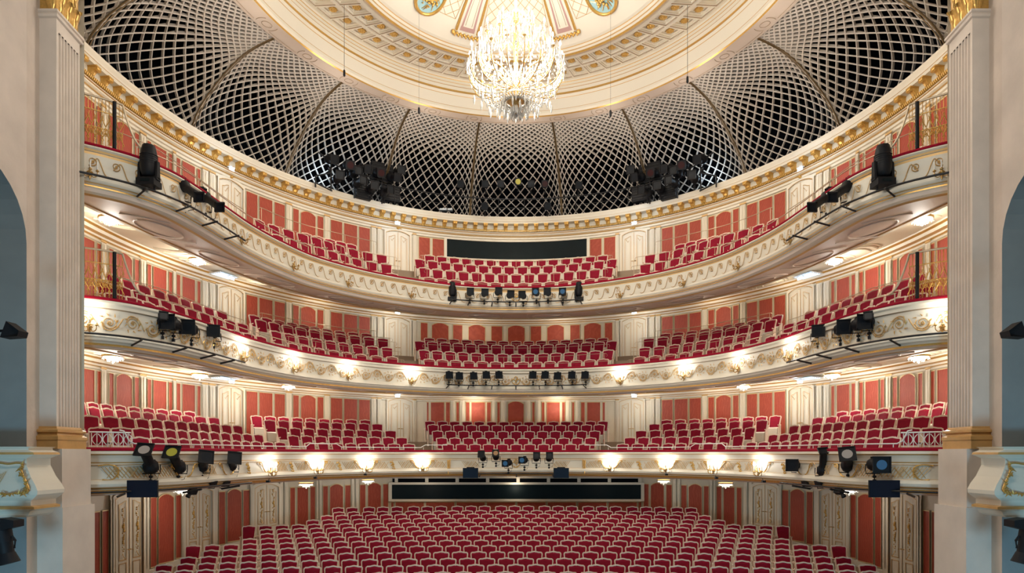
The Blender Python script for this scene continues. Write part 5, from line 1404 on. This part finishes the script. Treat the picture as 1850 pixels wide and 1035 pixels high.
# lamps at the picture edges
for s in (-1, 1):
    nm = 'left' if s < 0 else 'right'
    mx = (lambda x: x) if s < 0 else (lambda x: 1857-x)
    z = 10.0
    r = root('barndoor_light', 'black barn-door spotlight in the %s stage niche' % nm, 'spotlight', at_z(mx(25), 597, z), 0)
    mb = MB(); k = z/F0
    A = [(-17, 15), (-5, -15), (-5, -15), (-17, 15)]
    def pp_(dx, dy, y): return (-s*dx*k, y, -dy*k)
    mb.poly([pp_(-17, 14, -.1), pp_(-6, -15, -.1), pp_(17, 2, -.02), pp_(14, 12, -.02)], M['black']); mb.poly([pp_(-17, 14, .12), pp_(-6, -15, .12), pp_(17, 2, .06), pp_(14, 12, .06)], M['black'])
    for (a, b) in (((-17, 14), (-6, -15)), ((-6, -15), (17, 2)), ((17, 2), (14, 12)), ((14, 12), (-17, 14))): mb.poly([pp_(*a, -.1), pp_(*b, -.1), pp_(*b, .12), pp_(*a, .12)], M['black'])
    mb.obj('barndoor_hood', r); mb = MB(); mb.tube([pp_(-10, 0, 0), pp_(-40, 0, .05)], .025, M['black'], 5); mb.obj('stem', r)
    r = root('barndoor_light', 'black barn-door lamp under the stage box on the %s edge' % nm, 'spotlight', at_z(mx(22), 945, z), 0)
    mb = MB()
    q0 = [(-12, -10), (12, -6), (12, 6), (-12, 12)]
    mb.hexa([pp_(*p, -.12) for p in q0], [pp_(*p, .12) for p in q0], M['black']); mb.obj('barndoor_hood', r)
    mb = MB(); mb.tube([pp_(-10, 0, 0), pp_(-40, 0, .05)], .03, M['black'], 5); mb.obj('stem', r)
    r = root('profile_light', 'big black profile lamp hanging below the stage box, %s edge' % nm, 'spotlight', at_z(mx(8 if s < 0 else 2), 990, z), 0)
    mb = MB(); ax = Matrix(((1, 0, 0), (0, 1, 0), (0, 0, 1)))
    mb.tube([pp_(-4, -32, 0), pp_(0, -10, 0)], .14, M['black'], 10); mb.tube([pp_(0, -12, 0), pp_(4, 12, 0)], .12, M['black'], 10); mb.tube([pp_(3, 10, 0), pp_(8, 28, 0)], [.13, .17], M['black'], 12); mb.obj('lamp_housing', r)
    mb = MB(); mb.tube([pp_(14, -22, 0), pp_(20, -14, 0), pp_(18, 0, 0)], .018, M['black'], 5); mb.obj('yoke', r)

# ================================================================== CHANDELIER
ch = root('chandelier', 'huge lit crystal chandelier with candles hanging below the round ceiling', 'chandelier', (0, K*RC, 0))
z0 = RC
def hy(y): return (HY-y)/F0*RC
mb = MB(); mb.tube([(0, 0, hy(35)), (0, 0, 15.3)], .03, M['brass'], 6)
mb.lathe([(.03, hy(18)), (.10, hy(20)), (.16, hy(27)), (.08, hy(34)), (.05, hy(40)), (.07, hy(80)), (.05, hy(140)), (.12, hy(160)), (.30, hy(172)), (.36, hy(178)), (.22, hy(186)), (.05, hy(196)), (.02, hy(206))], (0, 0, 0), M['brass'], 14); mb.obj('brass_stem', ch)
TI = [(1.28, 100, 18), (.98, 66, 14), (.50, 36, 8)]   # radius, candle top y, count
mbulb = MB(); mbulb.lathe([(.008, 0), (.028, .035), (.022, .08), (.002, .13)], (0, 0, 0), M['bulb'], 6); BU = mbulb.mesh('candle_bulb')
mc = MB(); mc.tube([(0, 0, -.24), (0, 0, 0)], .016, M['candle'], 6); mc.lathe([(.01, -.30), (.06, -.26), (.065, -.24), (.02, -.235)], (0, 0, 0), M['brass'], 8); CA = mc.mesh('candle')
for ti, (R_, y, n) in enumerate(TI):
    zt = hy(y)
    am = MB(); am.tube(catmull([(.06, 0, hy(160) if ti < 2 else hy(90)), (R_*.45, 0, zt-1.05 if ti < 2 else zt-.6), (R_*.85, 0, zt-.95 if ti < 2 else zt-.55), (R_*1.02, 0, zt-.6), (R_, 0, zt-.3)], 4), .018, M['brass'], 5)
    AM = am.mesh('arm')
    for k in range(n):
        a = 2*pi*(k+.5*ti)/n
        link(AM, 'arm', ch, rz=a)
        link(CA, 'candle', ch, loc=(R_*cos(a), R_*sin(a), zt)); link(BU, 'candle_bulb', ch, loc=(R_*cos(a), R_*sin(a), zt))
mb = MB(); r9 = random.Random(11)
def drop(x, y, z, r, l): mb.lathe([(.001, 0), (r, -l*.35), (r*.7, -l*.75), (.001, -l)], (x, y, z), M['crystal'], 5)
for (R_, ztop, n, l) in ((1.34, hy(118), 90, .26), (1.30, hy(126), 80, .22), (1.04, hy(85), 70, .26), (.98, hy(92), 60, .2), (.56, hy(52), 36, .22), (.30, hy(30), 20, .2)):
    for k in range(n):
        a = 2*pi*k/n+r9.uniform(-.02, .02); rr_ = R_+r9.uniform(-.05, .05); drop(rr_*cos(a), rr_*sin(a), ztop+r9.uniform(-.08, .1), .028, l*r9.uniform(.7, 1.2))
# swags curving from the arms to the bowl below
for k in range(36):
    a = 2*pi*k/36
    cpts = catmull([(1.30, hy(128)), (1.20, hy(150)), (.92, hy(172)), (.55, hy(184)), (.30, hy(186))], 4)
    for r_, z_ in cpts: mb.ball((r_*cos(a), r_*sin(a), z_), .030, M['crystal'], 5, 3)
for k in range(60):
    a = 2*pi*k/60; r_ = .35+.9*((k*7) % 12)/12; drop(r_*cos(a), r_*sin(a), hy(190)+.42*(r_-.35)/1.0, .035, .28)
for k in range(30): a = r9.uniform(0, 6.28); r_ = r9.uniform(.05, .3); drop(r_*cos(a), r_*sin(a), hy(194), .035, .26)
for k in range(28):
    a = 2*pi*k/28
    for r_, z_ in catmull([(1.0, hy(100)), (.85, hy(128)), (.55, hy(150)), (.2, hy(160))], 3): mb.ball((r_*cos(a), r_*sin(a), z_), .028, M['crystal'], 5, 3)
for k in range(14):
    a = 2*pi*k/14
    for r_, z_ in catmull([(.1, hy(24)), (.35, hy(34)), (.5, hy(50)), (.75, hy(70)), (.95, hy(88))], 3): mb.ball((r_*cos(a), r_*sin(a), z_), .025, M['crystal'], 5, 3)
mb.obj('crystal_drops', ch, kind='stuff')
print('OBJECTS', len(bpy.data.objects))
